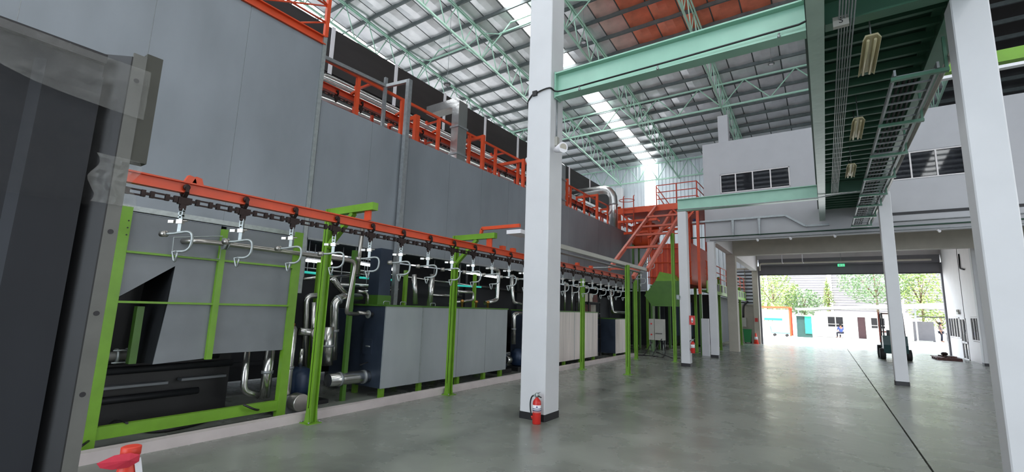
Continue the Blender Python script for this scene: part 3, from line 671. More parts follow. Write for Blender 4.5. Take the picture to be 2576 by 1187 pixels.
# grey channel and inclined orange frame
t = thing('cable_channel', 'long grey steel channel with orange edge leading to the inclined frame', 'beam', (-4.4, 11, 2.8))
part(G().box(-4.44, -4.36, 7.6, 13.6, 2.84, 2.93), 'channel', 'ctrl', t); part(G().box(-4.47, -4.445, 7.6, 13.6, 2.93, 2.955), 'edge', 'rust', t); part(G().box(-4.6, -4.46, 7.6, 13.6, 2.78, 2.8), 'drip_tray', 'zinc', t)
inc = thing('inclined_frame', 'rusty orange ladder-like frame sloping up to the platform', 'frame', (-5, 13.6, 2.85))
sy0, sz0, sy1, sz1 = 13.65, 2.88, 18.75, 6.0
for x in (-4.36, -5.58): part(G().bar((x, sy0, sz0+(.05 if x < -5 else 0)), (x, sy1 if x < -5 else 17.9, sz1 if x < -5 else 5.48), .08, .13), 'stringer', 'rust', inc)
part(G().bar((-4.4, 13.7, 2.9), (-5.56, 13.7, 2.95), .09, .06), 'bottom_bar', 'rust', inc)
for y, z in ((15.13, 3.8), (16.07, 4.38), (16.82, 4.82), (17.4, 5.3)): part(G().bar((-4.38, y, z), (-5.56, y, z), .1, .07), 'rung', 'rust', inc)
part(G().bar((-5.0, 14.2, 2.7), (-5.0, 18.9, 5.75), .09, .12), 'inner_rail', 'rust', inc)
ic = thing('conveyor_chain', 'dark chain climbing the inclined orange frame', 'chain', (-5, 14.2, 2.6))
for k in range(24):
    f_ = k/24; inst(G().bar((0, -.08, -.05), (0, .08, .05), .03, .06).mesh('chain_link', 'chain') if k == 0 else ic.children[0].data, 'chain_link', ic, (-5.0, 14.2+4.6*f_, 2.58+3.0*f_))
for i, (y, z) in enumerate(((14.9, 2.95), (15.9, 3.55), (16.9, 4.2)  )):
    copy_tree(hg, (CX+.02, y, z), R(30), 'grey C hook on the inclined frame, '+ORD[i]+' of its group')['group'] = 'hooks on the incline'
# ================================================================ LIME FRAME WITH GREY PANELS (left)
FX = -6.4
lf = thing('tunnel_entry_frame', 'lime green frame with grey sheet panels behind the conveyor hooks at left', 'machine', (FX, 2.8, 0))
part(G().box(FX-.06, FX, 1.66, 1.76, 0, 2.6), 'post', 'lime', lf); part(G().prism([(FX-.09, 3.70), (FX, 3.70), (FX, 3.82), (FX-.03, 3.82), (FX-.03, 3.76), (FX-.09, 3.76)], 'z', 0, 2.62), 'post', 'lime', lf)
for z in (2.44, 2.36, 2.28): part(G().lathe((FX+.001, 1.735, z), [(.008, 0), (.008, .003)], 8, 'x'), 'bolt_hole', 'skirt', lf)
part(G().box(FX-.08, FX-.01, 1.76, 3.7, .10, .23), 'bottom_rail', 'lime', lf)
part(G().box(FX-.03, FX+.02, 2.70, 2.77, .86, 2.5), 'mullion', 'lime', lf)
zr1, zr2 = onx(430, 643, FX)[2], onx(430, 762, FX)[2]
for z in (zr1, zr2): part(G().box(FX-.03, FX+.012, 1.76, 3.7, z-.012, z+.012), 'rib', 'lime', lf)
part(G().box(FX-.1, FX-.02, 1.5, 3.72, 2.56, 2.62), 'top_trunking', 'galv', lf)
for (a, b, c, d) in ((1.76, 2.7, zr1+.012, 2.54), (2.77, 3.74, zr1+.012, 2.54), (2.77, 3.74, zr2+.012, zr1-.012), (2.77, 3.74, .92, zr2-.012)):
    part(G().box(FX-.05, FX-.03, a, b, c, d), 'panel', 'hoodgrey', lf)
yc = onx(445, 660, FX)[1]
part(G().prism([(1.76, zr1-.012), (2.7, zr1-.012), (2.7, zr2), (yc-.02, zr2), (yc, zr2+.44), (1.76, zr2+.05)], 'x', FX-.05, FX-.03), 'panel', 'hoodgrey', lf)
part(G().prism([(yc-.08, .84), (2.7, .87), (2.7, zr2), (yc-.02, zr2)], 'x', FX-.05, FX-.03), 'panel', 'hoodgrey', lf)
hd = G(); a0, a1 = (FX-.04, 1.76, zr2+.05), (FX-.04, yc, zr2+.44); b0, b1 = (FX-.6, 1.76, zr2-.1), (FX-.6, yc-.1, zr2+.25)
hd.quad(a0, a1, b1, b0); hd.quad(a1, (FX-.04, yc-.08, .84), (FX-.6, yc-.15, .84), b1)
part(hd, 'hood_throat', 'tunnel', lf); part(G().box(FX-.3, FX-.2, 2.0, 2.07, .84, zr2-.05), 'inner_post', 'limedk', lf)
# dark bodies added behind the lower level to block stray light
tn = thing('tunnel_light_block', 'added dark body blocking light deep behind the frame and tanks', 'machine', (-9, 9, 0))
part(G().box(-10.6, -8.3, 3.6, 23, .25, 2.25), 'body', 'tunnel', tn); part(G().box(-10.6, -9.4, -6, 23, .25, 2.69), 'gap_light_block', 'tunnel', tn); part(G().box(-9.3, -7.25, -6, 3.4, 0, 2.5), 'inlet_light_block', 'black', tn); part(G().box(-7.25, -6.5, -6, 1.2, 0, 2.5), 'cheek_light_block', 'black', tn); part(G().box(-9.4, -6.6, 23.1, 23.3, 0, 2.69), 'end_panel', 'tunnel', tn)  # boxes added to black out the opening and the gap under the oven
for y in (6, 9, 12, 15, 18, 21): part(G().box(-8.6, -8.4, y-.1, y+.1, 0, .25), 'leg', 'black', tn); 
for y in (4.6, 6.9, 9.8, 12.4): part(G().box(-8.3, -8.22, y, y+.09, .25, 2.6), 'rib', 'tunnel', tn)
part(G().box(-8.28, -8.2, 3.6, 23, 1.0, 1.06), 'pipe_shelf', 'tunnel', tn); part(G().box(-8.28, -8.2, 3.6, 23, .5, .56), 'pipe_shelf', 'tunnel', tn)
# flanged pipe coupling in the opening
cpx = onx(305, 895, -6.9); t = thing('pipe_coupling', 'bolted pipe coupling inside the dark opening behind the lime post', 'pipe', cpx)
part(G().tube([(-6.9, cpx[1]-.35, cpx[2]), (-6.9, cpx[1]+.35, cpx[2])], .055, 10), 'pipe', 'flange', t)
for dy in (-.05, .05): part(G().lathe((-6.9, cpx[1]+dy, cpx[2]), [(.09, -.012), (.09, .012)], 12, 'y'), 'flange', 'galv', t)
for dz in (-.07, .07): part(G().tube([(-6.84, cpx[1]-.1, cpx[2]+dz), (-6.84, cpx[1]+.1, cpx[2]+dz)], .01, 6), 'bolt', 'galv', t)
v0, v1 = onx(283, 790, -6.6), onx(255, 965, -6.6); solo(G().bar(v0, v1, .02, .05), 'door_lever', 'galv', 'thin galvanised upright bar in the dark opening by the lime post', 'lever')
# cables on the pit floor
solo(G().tube(curve_pts([onz(205, 1122, .12), onz(255, 1085, .1), onz(290, 1058, .2), (-6.36, 2.0, .24)], 5), .012, 6), 'cable', 'cable', 'thin black cable slanting over the kerb beside the wrapped panel', 'cable')
solo(G().tube(curve_pts([onz(338, 1073, .05), onz(365, 1085, .02), onz(420, 1083, .02), onz(500, 1065, .02), onz(570, 1040, .03)], 6), .016, 6), 'cable', 'cable', 'black cable sagging in front of the lime bottom rail', 'cable')
solo(G().tube(curve_pts([(-6.34, 3.2, .26), (-6.3, 3.35, .18), onz(665, 1030, .05), onz(690, 1042, .02)], 5), .014, 6), 'cable', 'cable', 'black cable tied to the lime bottom rail by its right post', 'cable')
# long stainless pipe before the frame
def P(X, *pp): return [onx(a, b, X) for a, b in pp]
lp = thing('process_pipe', 'stainless pipe running before the lime frame and turning down', 'pipe', onx(700, 640, -6.25))
part(G().tube(elbow([(-6.55, onx(480, 605, -6.25)[1]-.05, onx(480, 605, -6.25)[2])]+P(-6.25, (490, 606), (560, 612), (895, 657), (870, 788))+P(-6.6, (900, 790)), .12), .032, 10), 'tube', 'stain', lp)
for a in ((563, 613), (571, 614)): c_ = onx(*a, -6.25); part(G().lathe(c_, [(.075, -.008), (.075, .008)], 14, 'y'), 'flange', 'galv', lp)
c_ = onx(480, 600, -6.35); f0 = [onx(*a, -6.36) for a in ((437, 597), (432, 640), (552, 652), (560, 594))]
part(G().tube([f0[1], f0[0], f0[3], f0[2], f0[1]], .008, 5), 'wire_frame', 'galv', lp)
# ---- pump station between frame and tank
pb = onz(775, 1010, .03)
pu = thing('pump_unit', 'dark blue pump motor on a black base behind the near lime stand', 'pump', (-7.0, 4.35, 0))
part(G().box(-7.3, -6.75, 4.0, 4.75, .0, .06), 'base_frame', 'black', pu)
part(G().lathe((-7.0, 4.35, .12), [(.10, 0), (.17, .03), (.19, .12), (.19, .34), (.15, .42), (.07, .46)], 16), 'motor', 'motor', pu); part(G().box(-7.12, -6.88, 4.2, 4.5, .06, .16), 'foot', 'motor', pu)
part(G().lathe((-7.0, 4.35, .56), [(.035, 0), (.035, .3)], 10), 'discharge', 'steelpipe', pu)
fv = thing('filter_vessel', 'upright silver filter cylinder with round end cap beside the pump', 'vessel', (-6.62, 3.98, 0))
vx, vy, _ = onx(722, 930, -6.62); 
part(G().lathe((-6.62, vy, .25), [(.075, 0), (.085, .02), (.085, .95), (.06, .99)], 14), 'cylinder', 'steelpipe', fv); part(G().lathe((-6.62, vy, 1.24), [(.05, 0), (.05, .04), (.02, .05), (.02, .12)], 10), 'valve_top', 'brass', fv)
part(G().lathe((-6.55, vy+.12, .16), [(.12, 0), (.125, .02), (.125, .18), (.12, .2)], 18, 'x'), 'end_cap', 'stain', fv); part(G().box(-6.7, -6.54, vy-.1, vy+.1, 0, .25), 'foot', 'zinc', fv)
part(G().lathe((-6.62, vy, .62), [(.09, 0), (.092, .02), (.09, .04)], 14), 'band', 'zinc', fv)
def pipes(name, label, X, pts, r, m='steelpipe', rad=.12, bands=()):
    q = [onx(p[0], p[1], X if len(p) < 3 else p[2]) for p in pts]
    t = thing(name, label, 'pipe', q[0]); part(G().tube(elbow(q, rad, 5), r, 12), 'tube', m, t)
    for b in bands:
        a = Vector(q[b]); c2 = Vector(q[b+1]); mid = a.lerp(c2, .5); d = (c2-a).normalized()*.02
        part(G().tube([mid-d, mid+d], r*1.12, 12), 'band', 'zinc', t)
    return t
pipes('insulated_pipe', 'fat silver pipe bending down to the side of the grey tank', -6.95, ((905, 748, -7.4), (860, 748), (842, 760), (838, 905)), .075, bands=(1, 2))
pipes('insulated_pipe', 'silver insulated valve body below the fat pipe bend', -6.93, ((826, 822), (822, 918)), .10, bands=(0,))
pipes('insulated_pipe', 'pair of silver pipes rising over the pump, left one', -7.2, ((765, 930), (770, 745), (815, 742)), .05)
pipes('insulated_pipe', 'silver pipe rising over the pump, middle one', -7.15, ((787, 925), (790, 760)), .045)
stb = pipes('insulated_pipe', 'short silver pipe stub from the filter vessel with flat round cap', -6.6, ((752, 833), (800, 838)), .055)
ccx = onx(797, 838, -6.55); part(G().lathe(ccx, [(.09, -.03), (.1, -.02), (.1, .02), (.09, .03)], 18, 'x'), 'end_cap', 'stain', stb)
pipes('insulated_pipe', 'angled silver branch pipe above the fat pipe bend', -7.1, ((872, 745), (845, 712), (838, 700)), .055)
pipes('insulated_pipe', 'fat silver drain pipe with valve from the tank side near the floor', -6.75, ((825, 957), (880, 950), (945, 945)), .105, bands=(0, 1))
hl = onx(905, 918, -6.72); solo(G().bar(hl, onx(925, 911, -6.72), .02, .015), 'valve_lever', 'black', 'black valve lever above the fat drain pipe', 'lever')
for i, (a, b, r, X) in enumerate((((745, 703), (905, 690), .03, -7.6), ((840, 716), (985, 722), .06, -8.0), ((910, 735), (1000, 728), .05, -8.0), ((905, 680), (1310, 735), .03, -8.1), ((760, 672), (1000, 700), .02, -8.15), ((1080, 742), (1160, 745), .04, -7.9))):
    p0, p1 = onx(*a, X), onx(*b, X); t = thing('process_pipe', 'horizontal silver pipe in the dark gap under the oven, '+ORD[i]+' of its group', 'pipe', p0, 'pipes in the gap under the oven')
    part(G().tube([p0, p1], r, 8), 'tube', 'steelpipe', t)
    for f_ in (.1, .9): h_ = Vector(p0).lerp(Vector(p1), f_); part(G().tube([h_, (h_.x, h_.y, 2.72)], .008, 5), 'hanger_rod', 'zinc', t)
for i, (pp, r) in enumerate(((((1045, 765), (1042, 690)), .05), (((1080, 770), (1088, 690)), .06), (((1220, 762), (1250, 755), (1255, 680), (1230, 672)), .05), (((1310, 765), (1290, 760), (1288, 690)), .05), (((1130, 762), (1190, 755), (1190, 735), (1150, 733)), .03), (((925, 765), (925, 735), (900, 732)), .025))):
    pipes('process_pipe', 'bent silver pipe standing on the tank top, '+ORD[i]+' of six', -6.95, pp, r, rad=.1)['group'] = 'pipes on the tank top'
for i, (a, b) in enumerate((((770, 655), (835, 663)), ((905, 663), (1000, 680)), ((1165, 685), (1250, 698)))):
    p0, p1 = onx(*a, -7.75), onx(*b, -7.75); t = thing('tube_lamp', 'lit white tube lamp in the gap under the oven, '+ORD[i]+' from the left', 'lamp', p0, 'tube lamps under the oven')
    for f_ in (.1, .9): h_ = Vector(p0).lerp(Vector(p1), f_); part(G().tube([h_+Vector((-.02, 0, .04)), (h_.x-.02, h_.y, 2.72)], .006, 5), 'hanger_rod', 'zinc', t)
    part(G().tube([p0, p1], .022, 8), 'tube', 'tube', t); part(G().bar(Vector(p0)+Vector((-.02, 0, .04)), Vector(p1)+Vector((-.02, 0, .04)), .05, .03), 'batten', 'paper', t)
for i, (a, b) in enumerate((((765, 684), (835, 692)), ((905, 698), (1000, 705)), ((1150, 718), (1210, 722)))):
    p0, p1 = onx(*a, -7.8), onx(*b, -7.8); t = thing('light_strip', 'glowing cyan strip under the oven, '+ORD[i]+' from the left', 'light strip', p0, 'cyan strips under the oven')
    part(G().tube([p0, p1], .022, 8), 'strip', 'cyan', t)
    for f_ in (.1, .9): h_ = Vector(p0).lerp(Vector(p1), f_); part(G().tube([h_, (h_.x, h_.y, 2.72)], .006, 5), 'hanger_rod', 'zinc', t)
for i, (px, y0, y1, X) in enumerate(((805, 660, 850, -7.3), (893, 630, 1005, -6.75), (1195, 690, 760, -7.4), (752, 590, 1000, -7.1), (1022, 680, 765, -7.4))):
    a, b = onx(px, y0, X), onx(px-(y1-y0)*.07, y1, X); solo(G().bar(a, (a[0], a[1], 0.0 if y1 > 800 else 1.6), .07, .07), 'lime_post', 'lime' if i != 1 else 'limedk', 'slim lime post among the pipes, '+['behind the near stand', 'slim tall one left of the grey tank', 'short one under the oven right of the second stand', 'close behind the right post of the panel frame', 'short one behind the grey support post'][i], 'post', 'slim lime posts')
bxp = onx(955, 720, -7.3); solo(G().box(-7.5, -7.15, bxp[1]-.15, bxp[1]+.18, 1.6, 1.78), 'duct_collar', 'limedk', 'dark lime square duct collar on the tank top', 'duct'); solo(G().box(-7.48, -7.17, bxp[1]-.13, bxp[1]+.16, 1.78, 2.7), 'exhaust_duct', 'tankblue', 'dark square exhaust duct between tank top and oven', 'duct')
# ================================================================ TANKS
def tank(name, label, y0, y1, x0, x1, z0, z1, cuts, m, side, legs):
    t = thing(name, label, 'tank', ((x0+x1)/2, (y0+y1)/2, 0))
    part(G().box(x0, x1-.03, y0+.03, y1-.02, z0, z1-.02), 'shell', side, t); ys = [y0]+cuts+[y1]
    for a, b in zip(ys, ys[1:]): part(G().box(x1-.03, x1, a+.004, b-.004, z0, z1), 'panel', m, t)
    for c in cuts[:1]: part(G().box(x1, x1+.006, c-.012, c+.012, z0, z1), 'seam_strip', 'galv', t)
    part(G().box(x0, x1-.03, y0, y0+.03, z0, z1), 'side_panel', side, t)
    part(G().box(x0-.02, x1+.015, y0-.015, y1+.015, z1, z1+.03), 'top_rim', 'limedk', t)
    for y in legs:
        for x in (x1-.14, x0+.05): part(G().box(x, x+.08, y-.04, y+.04, 0, z0), 'leg', 'lime', t)
    return t
t1 = tank('wash_tank', 'large grey steel tank between the near lime stands', 5.5, 9.26, -7.3, -6.4, .17, 1.57, [6.4, 7.45, 8.42], 'tank', 'tankblue', (5.6, 6.5, 7.6, 8.5, 9.15))
part(G().box(-6.95, -6.7, 5.485, 5.499, .72, .98), 'hatch', 'tankblue', t1); part(G().tube([(-6.85, 5.48, .86), (-6.72, 5.46, .86)], .012, 6), 'hatch_handle', 'galv', t1)
for y in (5.6, 6.0, 6.8, 7.4): part(G().tube(elbow([(-6.6, y, 1.6), (-6.6, y, 1.66), (-6.6, y+.14, 1.66), (-6.6, y+.14, 1.6)], .03), .008, 6), 'lid_handle', 'galv', t1)
part(G().tube([onx(900, 786, -6.75), (-6.75, 5.5, 1.42)], .03, 10), 'inlet_pipe', 'stain', t1); part(G().lathe((-6.75, 5.40, 1.42), [(.07, -.01), (.07, .01)], 12, 'y'), 'inlet_flange', 'galv', t1)
for i, y in enumerate((7.9, 8.4, 8.85)): solo(G().lathe((-6.7, y, 1.6), [(.025, 0), (.025, .1), (.045, .11), (.045, .15), (.015, .17)], 8), 'tank_valve', 'brass', 'small brass valve on the grey tank top, '+ORD[i]+' from the left', 'valve', 'valves on the tank top')
t2 = tank('wash_tank', 'pale stained tank right of the centre column', 11.2, 14.65, -7.6, -6.4, .13, 1.55, [12.9], 'tankwarm', 'tankblue', (11.3, 12.4, 13.5, 14.5))
t3 = tank('wash_tank', 'smaller dark tank with pale front beyond the stained tank', 16.3, 17.6, -7.5, -6.4, .1, 1.33, [], 'tankwarm', 'tankblue', (16.4, 17.5))
pipes('insulated_pipe', 'silver stub pipe at the right end of the grey tank', -6.6, ((1272, 905), (1282, 905)), .09)
pipes('insulated_pipe', 'silver pipe bend just left of the centre column above the floor pumps', -6.8, ((1310, 788), (1292, 790), (1292, 865)), .06, bands=(1,))
pipes('process_pipe', 'silver pipe bent square between the stained tank and lime post', -6.7, ((1536, 730), (1540, 785), (1575, 787)), .06)
for i, y in enumerate((9.7, 10.5)):
    t = thing('pump_unit', 'dark pump behind the centre column, '+['left', 'right'][i]+' one of the pair', 'pump', (-6.9, y, 0), 'pumps behind the column')
    part(G().lathe((-6.9, y, .1), [(.1, 0), (.19, .05), (.19, .35), (.08, .45)], 14), 'motor', 'motor', t); part(G().box(-7.1, -6.7, y-.25, y+.25, 0, .1), 'base_frame', 'black', t)
for i in range(6):
    y = 11.5+.5*i; solo(G().tube([(-6.8, y, 1.58), (-6.8, y, 2.4+.1*(i % 2))], .03, 8), 'process_pipe', 'steelpipe', 'slim silver riser on the stained tank top, '+ORD[i]+' from the left', 'pipe', 'risers on the stained tank')
rk = thing('storage_rack', 'black rack with brownish sheets between stained and dark tanks', 'rack', (-7.2, 15.5, 0))
for y in (15.0, 16.0):
    for x in (-7.4, -6.9): part(G().box(x-.02, x+.02, y-.02, y+.02, 0, 2.3), 'upright', 'black', rk)
for z in (.6, 1.1, 1.5, 1.9): part(G().box(-7.42, -6.88, 14.98, 16.02, z, z+.03), 'shelf', 'black', rk)
for i in range(6): solo(G().bar((-7.1, 15.1+.15*i, [1.13, 1.53, 1.93][i % 3]), (-7.15, 15.2+.15*i, [1.13, 1.53, 1.93][i % 3]+.3), .3, .03), 'sheet_bundle', 'scrap' if i % 2 else 'tan', 'leaning brownish sheet in the black rack, '+ORD[i]+' from the left', 'sheet', 'sheets in the rack')

# ================================================================ WRAPPED PANEL IN THE LEFT FOREGROUND
PX = -2.4
wp = thing('wrapped_machine', 'tall dark steel panel wrapped in clear film in the left foreground', 'panel', (PX, 0, 0))
part(G().box(PX-.08, PX-.06, -1.6, .50, .02, 2.56), 'sheet', 'darksheet', wp)
part(G().prism([(PX-.06, .30), (PX-.035, .33), (PX-.035, .5), (PX-.06, .5)], 'z', .02, 2.5), 'fold', 'darksheet', wp)
part(G().box(PX-.06, PX-.052, -1.6, .10, .02, 2.12), 'inner_sheet', 'black', wp)
part(G().prism([(PX-.08, .5), (PX, .57), (PX, .575), (PX-.08, .52)], 'z', 0, 2.62), 'edge_fold', 'black', wp)
fl_ = part(G().box(PX-.012, PX, .575, .622, 0, 2.64), 'flange', 'flange', wp)
for z in (2.52, 1.86, 1.53, 1.22, .9, .5): part(G().lathe((PX+.0005, .598, z), [(.010, 0), (.010, .001)], 12, 'x'), 'bolt_hole', 'skirt', fl_)
part(G().box(PX-.07, PX-.004, .622, .68, 2.17, 2.66), 'end_block', 'blockgrey', wp)
part(G().box(PX-.1, PX-.03, -1.6, .5, 2.56, 2.6), 'top_edge', 'skirt', wp)
part(G().box(PX-.12, PX, -1.6, .62, 0, .02), 'foot', 'darksheet', wp)
def sheet_film(pts_fn, nu, nv):
    g = G()
    for i in range(nu):
        for j in range(nv): g.quad(*[pts_fn(a/nu, b/nv) for a, b in ((i, j), (i+1, j), (i+1, j+1), (i, j+1))], smooth=True)
    return g
rnd = [[random.uniform(-1, 1) for _ in range(60)] for _ in range(60)]
from mathutils import noise as mn
def rr_(u, v, n): return 1.6*mn.noise(Vector((u*n*.45, v*n*.3, n)))
part(sheet_film(lambda u, v: (PX+.012+.008*rr_(u, v, 30), -1.6+2.24*u, 2.575-(.10+.10*max(0, 1-abs(u-1)*4)+.05*math.sin(9*u))*v+.006*rr_(v, u, 20)), 40, 6), 'plastic_film', 'filmdense', wp)
part(sheet_film(lambda u, v: (PX+.01+.012*rr_(u, v, 24), .0+.22*u+.04*math.sin(7*v)-.14, 2.5-.62*v), 10, 20), 'plastic_film', 'filmdense', wp)
part(sheet_film(lambda u, v: (PX+.012+.012*rr_(u, v, 24), .51+.14*u+.015*math.sin(9*v), 2.17-.2*v), 10, 12), 'plastic_film', 'filmdense', wp)
part(sheet_film(lambda u, v: (PX-.02+.006*rr_(u, v, 20), -1.5+2.1*u, 2.42-.46*v), 30, 8), 'plastic_film', 'film', wp)

# ================================================================ ORANGE BOOTH AND PLATFORM
by0, by1, bx0, bx1 = 19.4, 22.8, -6.1, -4.4
bo = thing('spray_booth', 'orange corrugated booth under the platform behind the inclined frame', 'booth', (-5.1, 21, 2.8))
part(G().box(bx0, bx1, by0, by1, 2.8, 4.5), 'body', 'orangedk', bo)
for x in (bx0+.05, -5.1, bx1-.05):
    for y in (by0+.05, by1-.05): part(G().box(x-.05, x+.05, y-.05, y+.05, 4.5, 5.9), 'frame_post', 'orange', bo)
for i in range(7): part(G().box(bx0+.05+i*.23, bx0+.13+i*.23, by0-.05, by0, 2.8, 4.5), 'rib', 'orange', bo)
for z in (3.1, 3.7, 4.3, 4.9): part(G().tube([(bx0-.05, by0-.12, z), (bx1+.05, by0-.12, z)], .02, 6), 'guard_bar', 'orange', bo)
for x in (bx0, bx1): part(G().tube([(x, by0-.12, 2.8), (x, by0-.12, 5.9)], .02, 6), 'guard_post', 'orange', bo)
hp = thing('hopper', 'green sheet-metal hopper hanging under the orange booth', 'hopper', (-5.2, 19, 1.9))
part(G().prism([(-6.05, 2.3), (-5.6, 2.88), (-4.5, 2.88), (-4.5, 1.88), (-5.75, 1.88)], 'y', 18.5, 19.22), 'body', 'limedk', hp)
part(G().prism([(-5.6, 2.88), (-5.42, 3.25), (-4.95, 3.15), (-4.75, 2.88)], 'y', 18.5, 19.22), 'chute', 'lime', hp)
for i, x in enumerate((-6.2, -5.0, -4.2)): part(G().box(x-.05, x+.05, 19.9, 20.0, 0, 2.8), 'leg', 'limedk', bo)
for x in (-6.2, -4.2): part(G().box(x-.05, x+.05, 22.6, 22.7, 0, 2.8), 'leg', 'limedk', bo)
pf = thing('platform', 'orange steel platform with railing on top of the booth', 'platform', (-5.2, 20, 5.9))
part(G().box(-7.3, -3.9, 18.9, 23.2, 5.93, 6.0), 'deck', 'orange', pf); part(G().box(-7.3, -3.9, 18.86, 18.92, 5.85, 6.1), 'toe_beam', 'orange', pf)
for x in (-5.62, -4.8, -4.0): part(G().tube([(x, 18.95, 6.0), (x, 18.95, 6.95)], .025, 6), 'rail_post', 'orangedk', pf)
for y in (20.4, 21.8, 23.1): part(G().tube([(-4.0, y, 6.0), (-4.0, y, 6.95)], .025, 6), 'rail_post', 'orangedk', pf)
for z in (6.35, 6.65, 6.95): part(G().tube([(-5.62, 18.95, z), (-4.0, 18.95, z), (-4.0, 23.1, z)], .02, 6), 'rail', 'orangedk', pf)
part(G().tube([(-5.62, 18.95, 6.9), (-5.1, 18.95, 6.1)], .02, 6).tube([(-5.62, 18.95, 6.6), (-5.3, 18.95, 6.1)], .02, 6), 'stair_rail', 'orangedk', pf)
for a in (-7.2, -6.0, -5.0, -4.0): part(G().bar((a, 18.95, 5.9), (a+.5 if a < -4.5 else a-.4, 18.95, 5.4), .06, .06), 'knee_brace', 'orange', pf)
part(G().bar((-4.0, 18.95, 6.0), (-4.0, 18.95, 2.4), .1, .1), 'corner_post', 'orange', pf)
ld = thing('cage_ladder', 'small orange caged ladder top beside the platform', 'ladder', (-6.8, 19.2, 5.6))
for x in (-7.0, -6.55): part(G().tube([(x, 18.75, 5.2), (x, 18.75, 6.55), (x, 18.83, 6.62)], .022, 6), 'stile', 'orangedk', ld)
for z in (5.4, 5.7, 6.0): part(G().tube([(-7.0, 18.75, z), (-6.55, 18.75, z)], .014, 6), 'rung', 'orangedk', ld)
part(G().tube([(-6.78+.32*math.cos(a*.4), 18.55+.3*math.sin(a*.4), 6.35) for a in range(17)], .015, 6), 'hoop', 'orangedk', ld)
# green-yellow walkway behind slim columns
wk = thing('walkway', 'pale lime walkway with orange railing behind the slim white columns', 'walkway', (-4.5, 24, 2.5))
part(G().box(-4.3, -3.95, 20, 31, 2.55, 2.62), 'deck', 'limedk', wk); part(G().box(-3.97, -3.93, 20, 31, 2.5, 3.0), 'fascia', 'lime', wk)
for i in range(12): part(G().box(-3.93, -3.915, 20.3+i*.9, 20.75+i*.9, 2.65, 2.95), 'slot', 'skirt', wk)
for i in range(8): part(G().tube([(-3.97, 20.2+1.5*i, 3.0), (-3.97, 20.2+1.5*i, 3.8)], .02, 6), 'rail_post', 'orange', wk)
for z in (3.25, 3.5, 3.8): part(G().tube([(-3.97, 20, z), (-3.97, 31, z)], .018, 6), 'rail', 'orange', wk)
# control boxes
cb = thing('control_box', 'grey control box on thin legs with switches and looping cables', 'control box', (-5.4, 17.8, 0))
part(G().box(-5.62, -5.42, 17.65, 18.0, .6, 1.38), 'cabinet', 'ctrl', cb); part(G().box(-5.40, -5.08, 17.65, 17.95, .6, 1.38), 'cabinet', 'ctrl', cb)
for x in (-5.6, -5.1): part(G().tube([(x, 17.7, 0), (x, 17.7, .62)], .012, 6).tube([(x, 17.95, 0), (x, 17.95, .62)], .012, 6), 'leg', 'galv', cb)
for i in range(5): part(G().lathe((-5.34+.05*i, 17.65, .85), [(.014, 0), (.018, -.03)], 8, 'y'), 'knob', 'skirt', cb)
for z in (1.2, .8): part(G().lathe((-5.52, 17.65, z), [(.03, 0), (.03, -.03)], 10, 'y'), 'switch', 'red', cb)
for i, pp in enumerate((((1665, 852), (1650, 880), (1645, 900), (1670, 906), (1675, 880), (1668, 862)), ((1640, 860), (1620, 895), (1600, 900)), ((1652, 885), (1690, 902), (1710, 906)), ((1606, 898), (1630, 902), (1655, 897)))):
    solo(G().tube(curve_pts([(ony(a, b, 17.45)[0], 17.45+.1*math.sin(a), max(.022, ony(a, b, 17.45)[2])) for a, b in pp], 5), .018, 6), 'cable', 'cable', 'black cable looping on the floor near the control box, '+ORD[i]+' of four', 'cable', 'cables by the control box')
bx = onz(1775, 905); solo(G().box(-4.12, -3.85, 19.55, 19.7, .0, 1.45), 'switch_cabinet', 'paper', 'white switch cabinet mounted behind the second slim column', 'cabinet')

fm = thing('dark_shade_box', 'dark box added to make shade under the orange booth', 'machine', (-7, 26, 0))  # added dark box standing in for the shade beyond the booth
part(G().box(-9.3, -4.7, 24.6, 29.5, .15, 2.6), 'housing', 'tunnel', fm)
for x in (-9.1, -7, -4.9): part(G().box(x-.08, x+.08, 24.7, 24.86, 0, .15), 'foot', 'black', fm); part(G().box(x-.04, x+.04, 24.56, 24.6, .2, 2.55), 'rib', 'tunnel', fm)
part(G().box(-8.6, -7.6, 24.57, 24.6, .5, 2.2), 'door', 'tankblue', fm); part(G().box(-6.6, -5.6, 24.57, 24.6, .5, 2.2), 'door', 'tankblue', fm)

od = thing('paint_drum', 'orange ribbed round vessel among the machinery beyond the oven end', 'vessel', (-6.75, 20.9, 4.55))
part(G().lathe((-6.75, 20.9, 4.6), [(.4, 0), (.6, .15), (.6, .95), (.45, 1.1)], 18), 'vessel', 'orange', od)
for k in range(8): part(G().bar((-6.75+.62*math.cos(k*.785), 20.9+.62*math.sin(k*.785), 4.76), (-6.75+.62*math.cos(k*.785), 20.9+.62*math.sin(k*.785), 5.54), .05, .05), 'rib', 'orangedk', od)
for x, y in ((-7.2, 20.5), (-6.3, 20.5), (-7.2, 21.3), (-6.3, 21.3)): part(G().box(x-.04, x+.04, y-.04, y+.04, 0, 4.7), 'leg', 'limedk', od)
for i, (a, b) in enumerate((((-7.3, 18.9, 5.5), (-5.6, 18.9, 5.5)), ((-7.3, 19.6, 5.1), (-4.5, 19.3, 5.1)), ((-6.1, 19.2, 4.8), (-4.2, 19.2, 5.7)))):
    solo(G().bar(a, b, .08, .1), 'tie_beam', 'orange', 'orange tie beam below the platform, '+['highest', 'middle', 'sloping'][i]+' one', 'beam', 'tie beams under the platform')

pipes('insulated_pipe', 'dull silver pipe with bottom bend inside the dark opening of the lime frame', -6.7, ((622, 875), (612, 985), (650, 995)), .045, rad=.12)
pipes('insulated_pipe', 'thick silver pipe standing inside the lime frame by its right post', -6.65, ((680, 872), (665, 1000)), .07, bands=(0,))

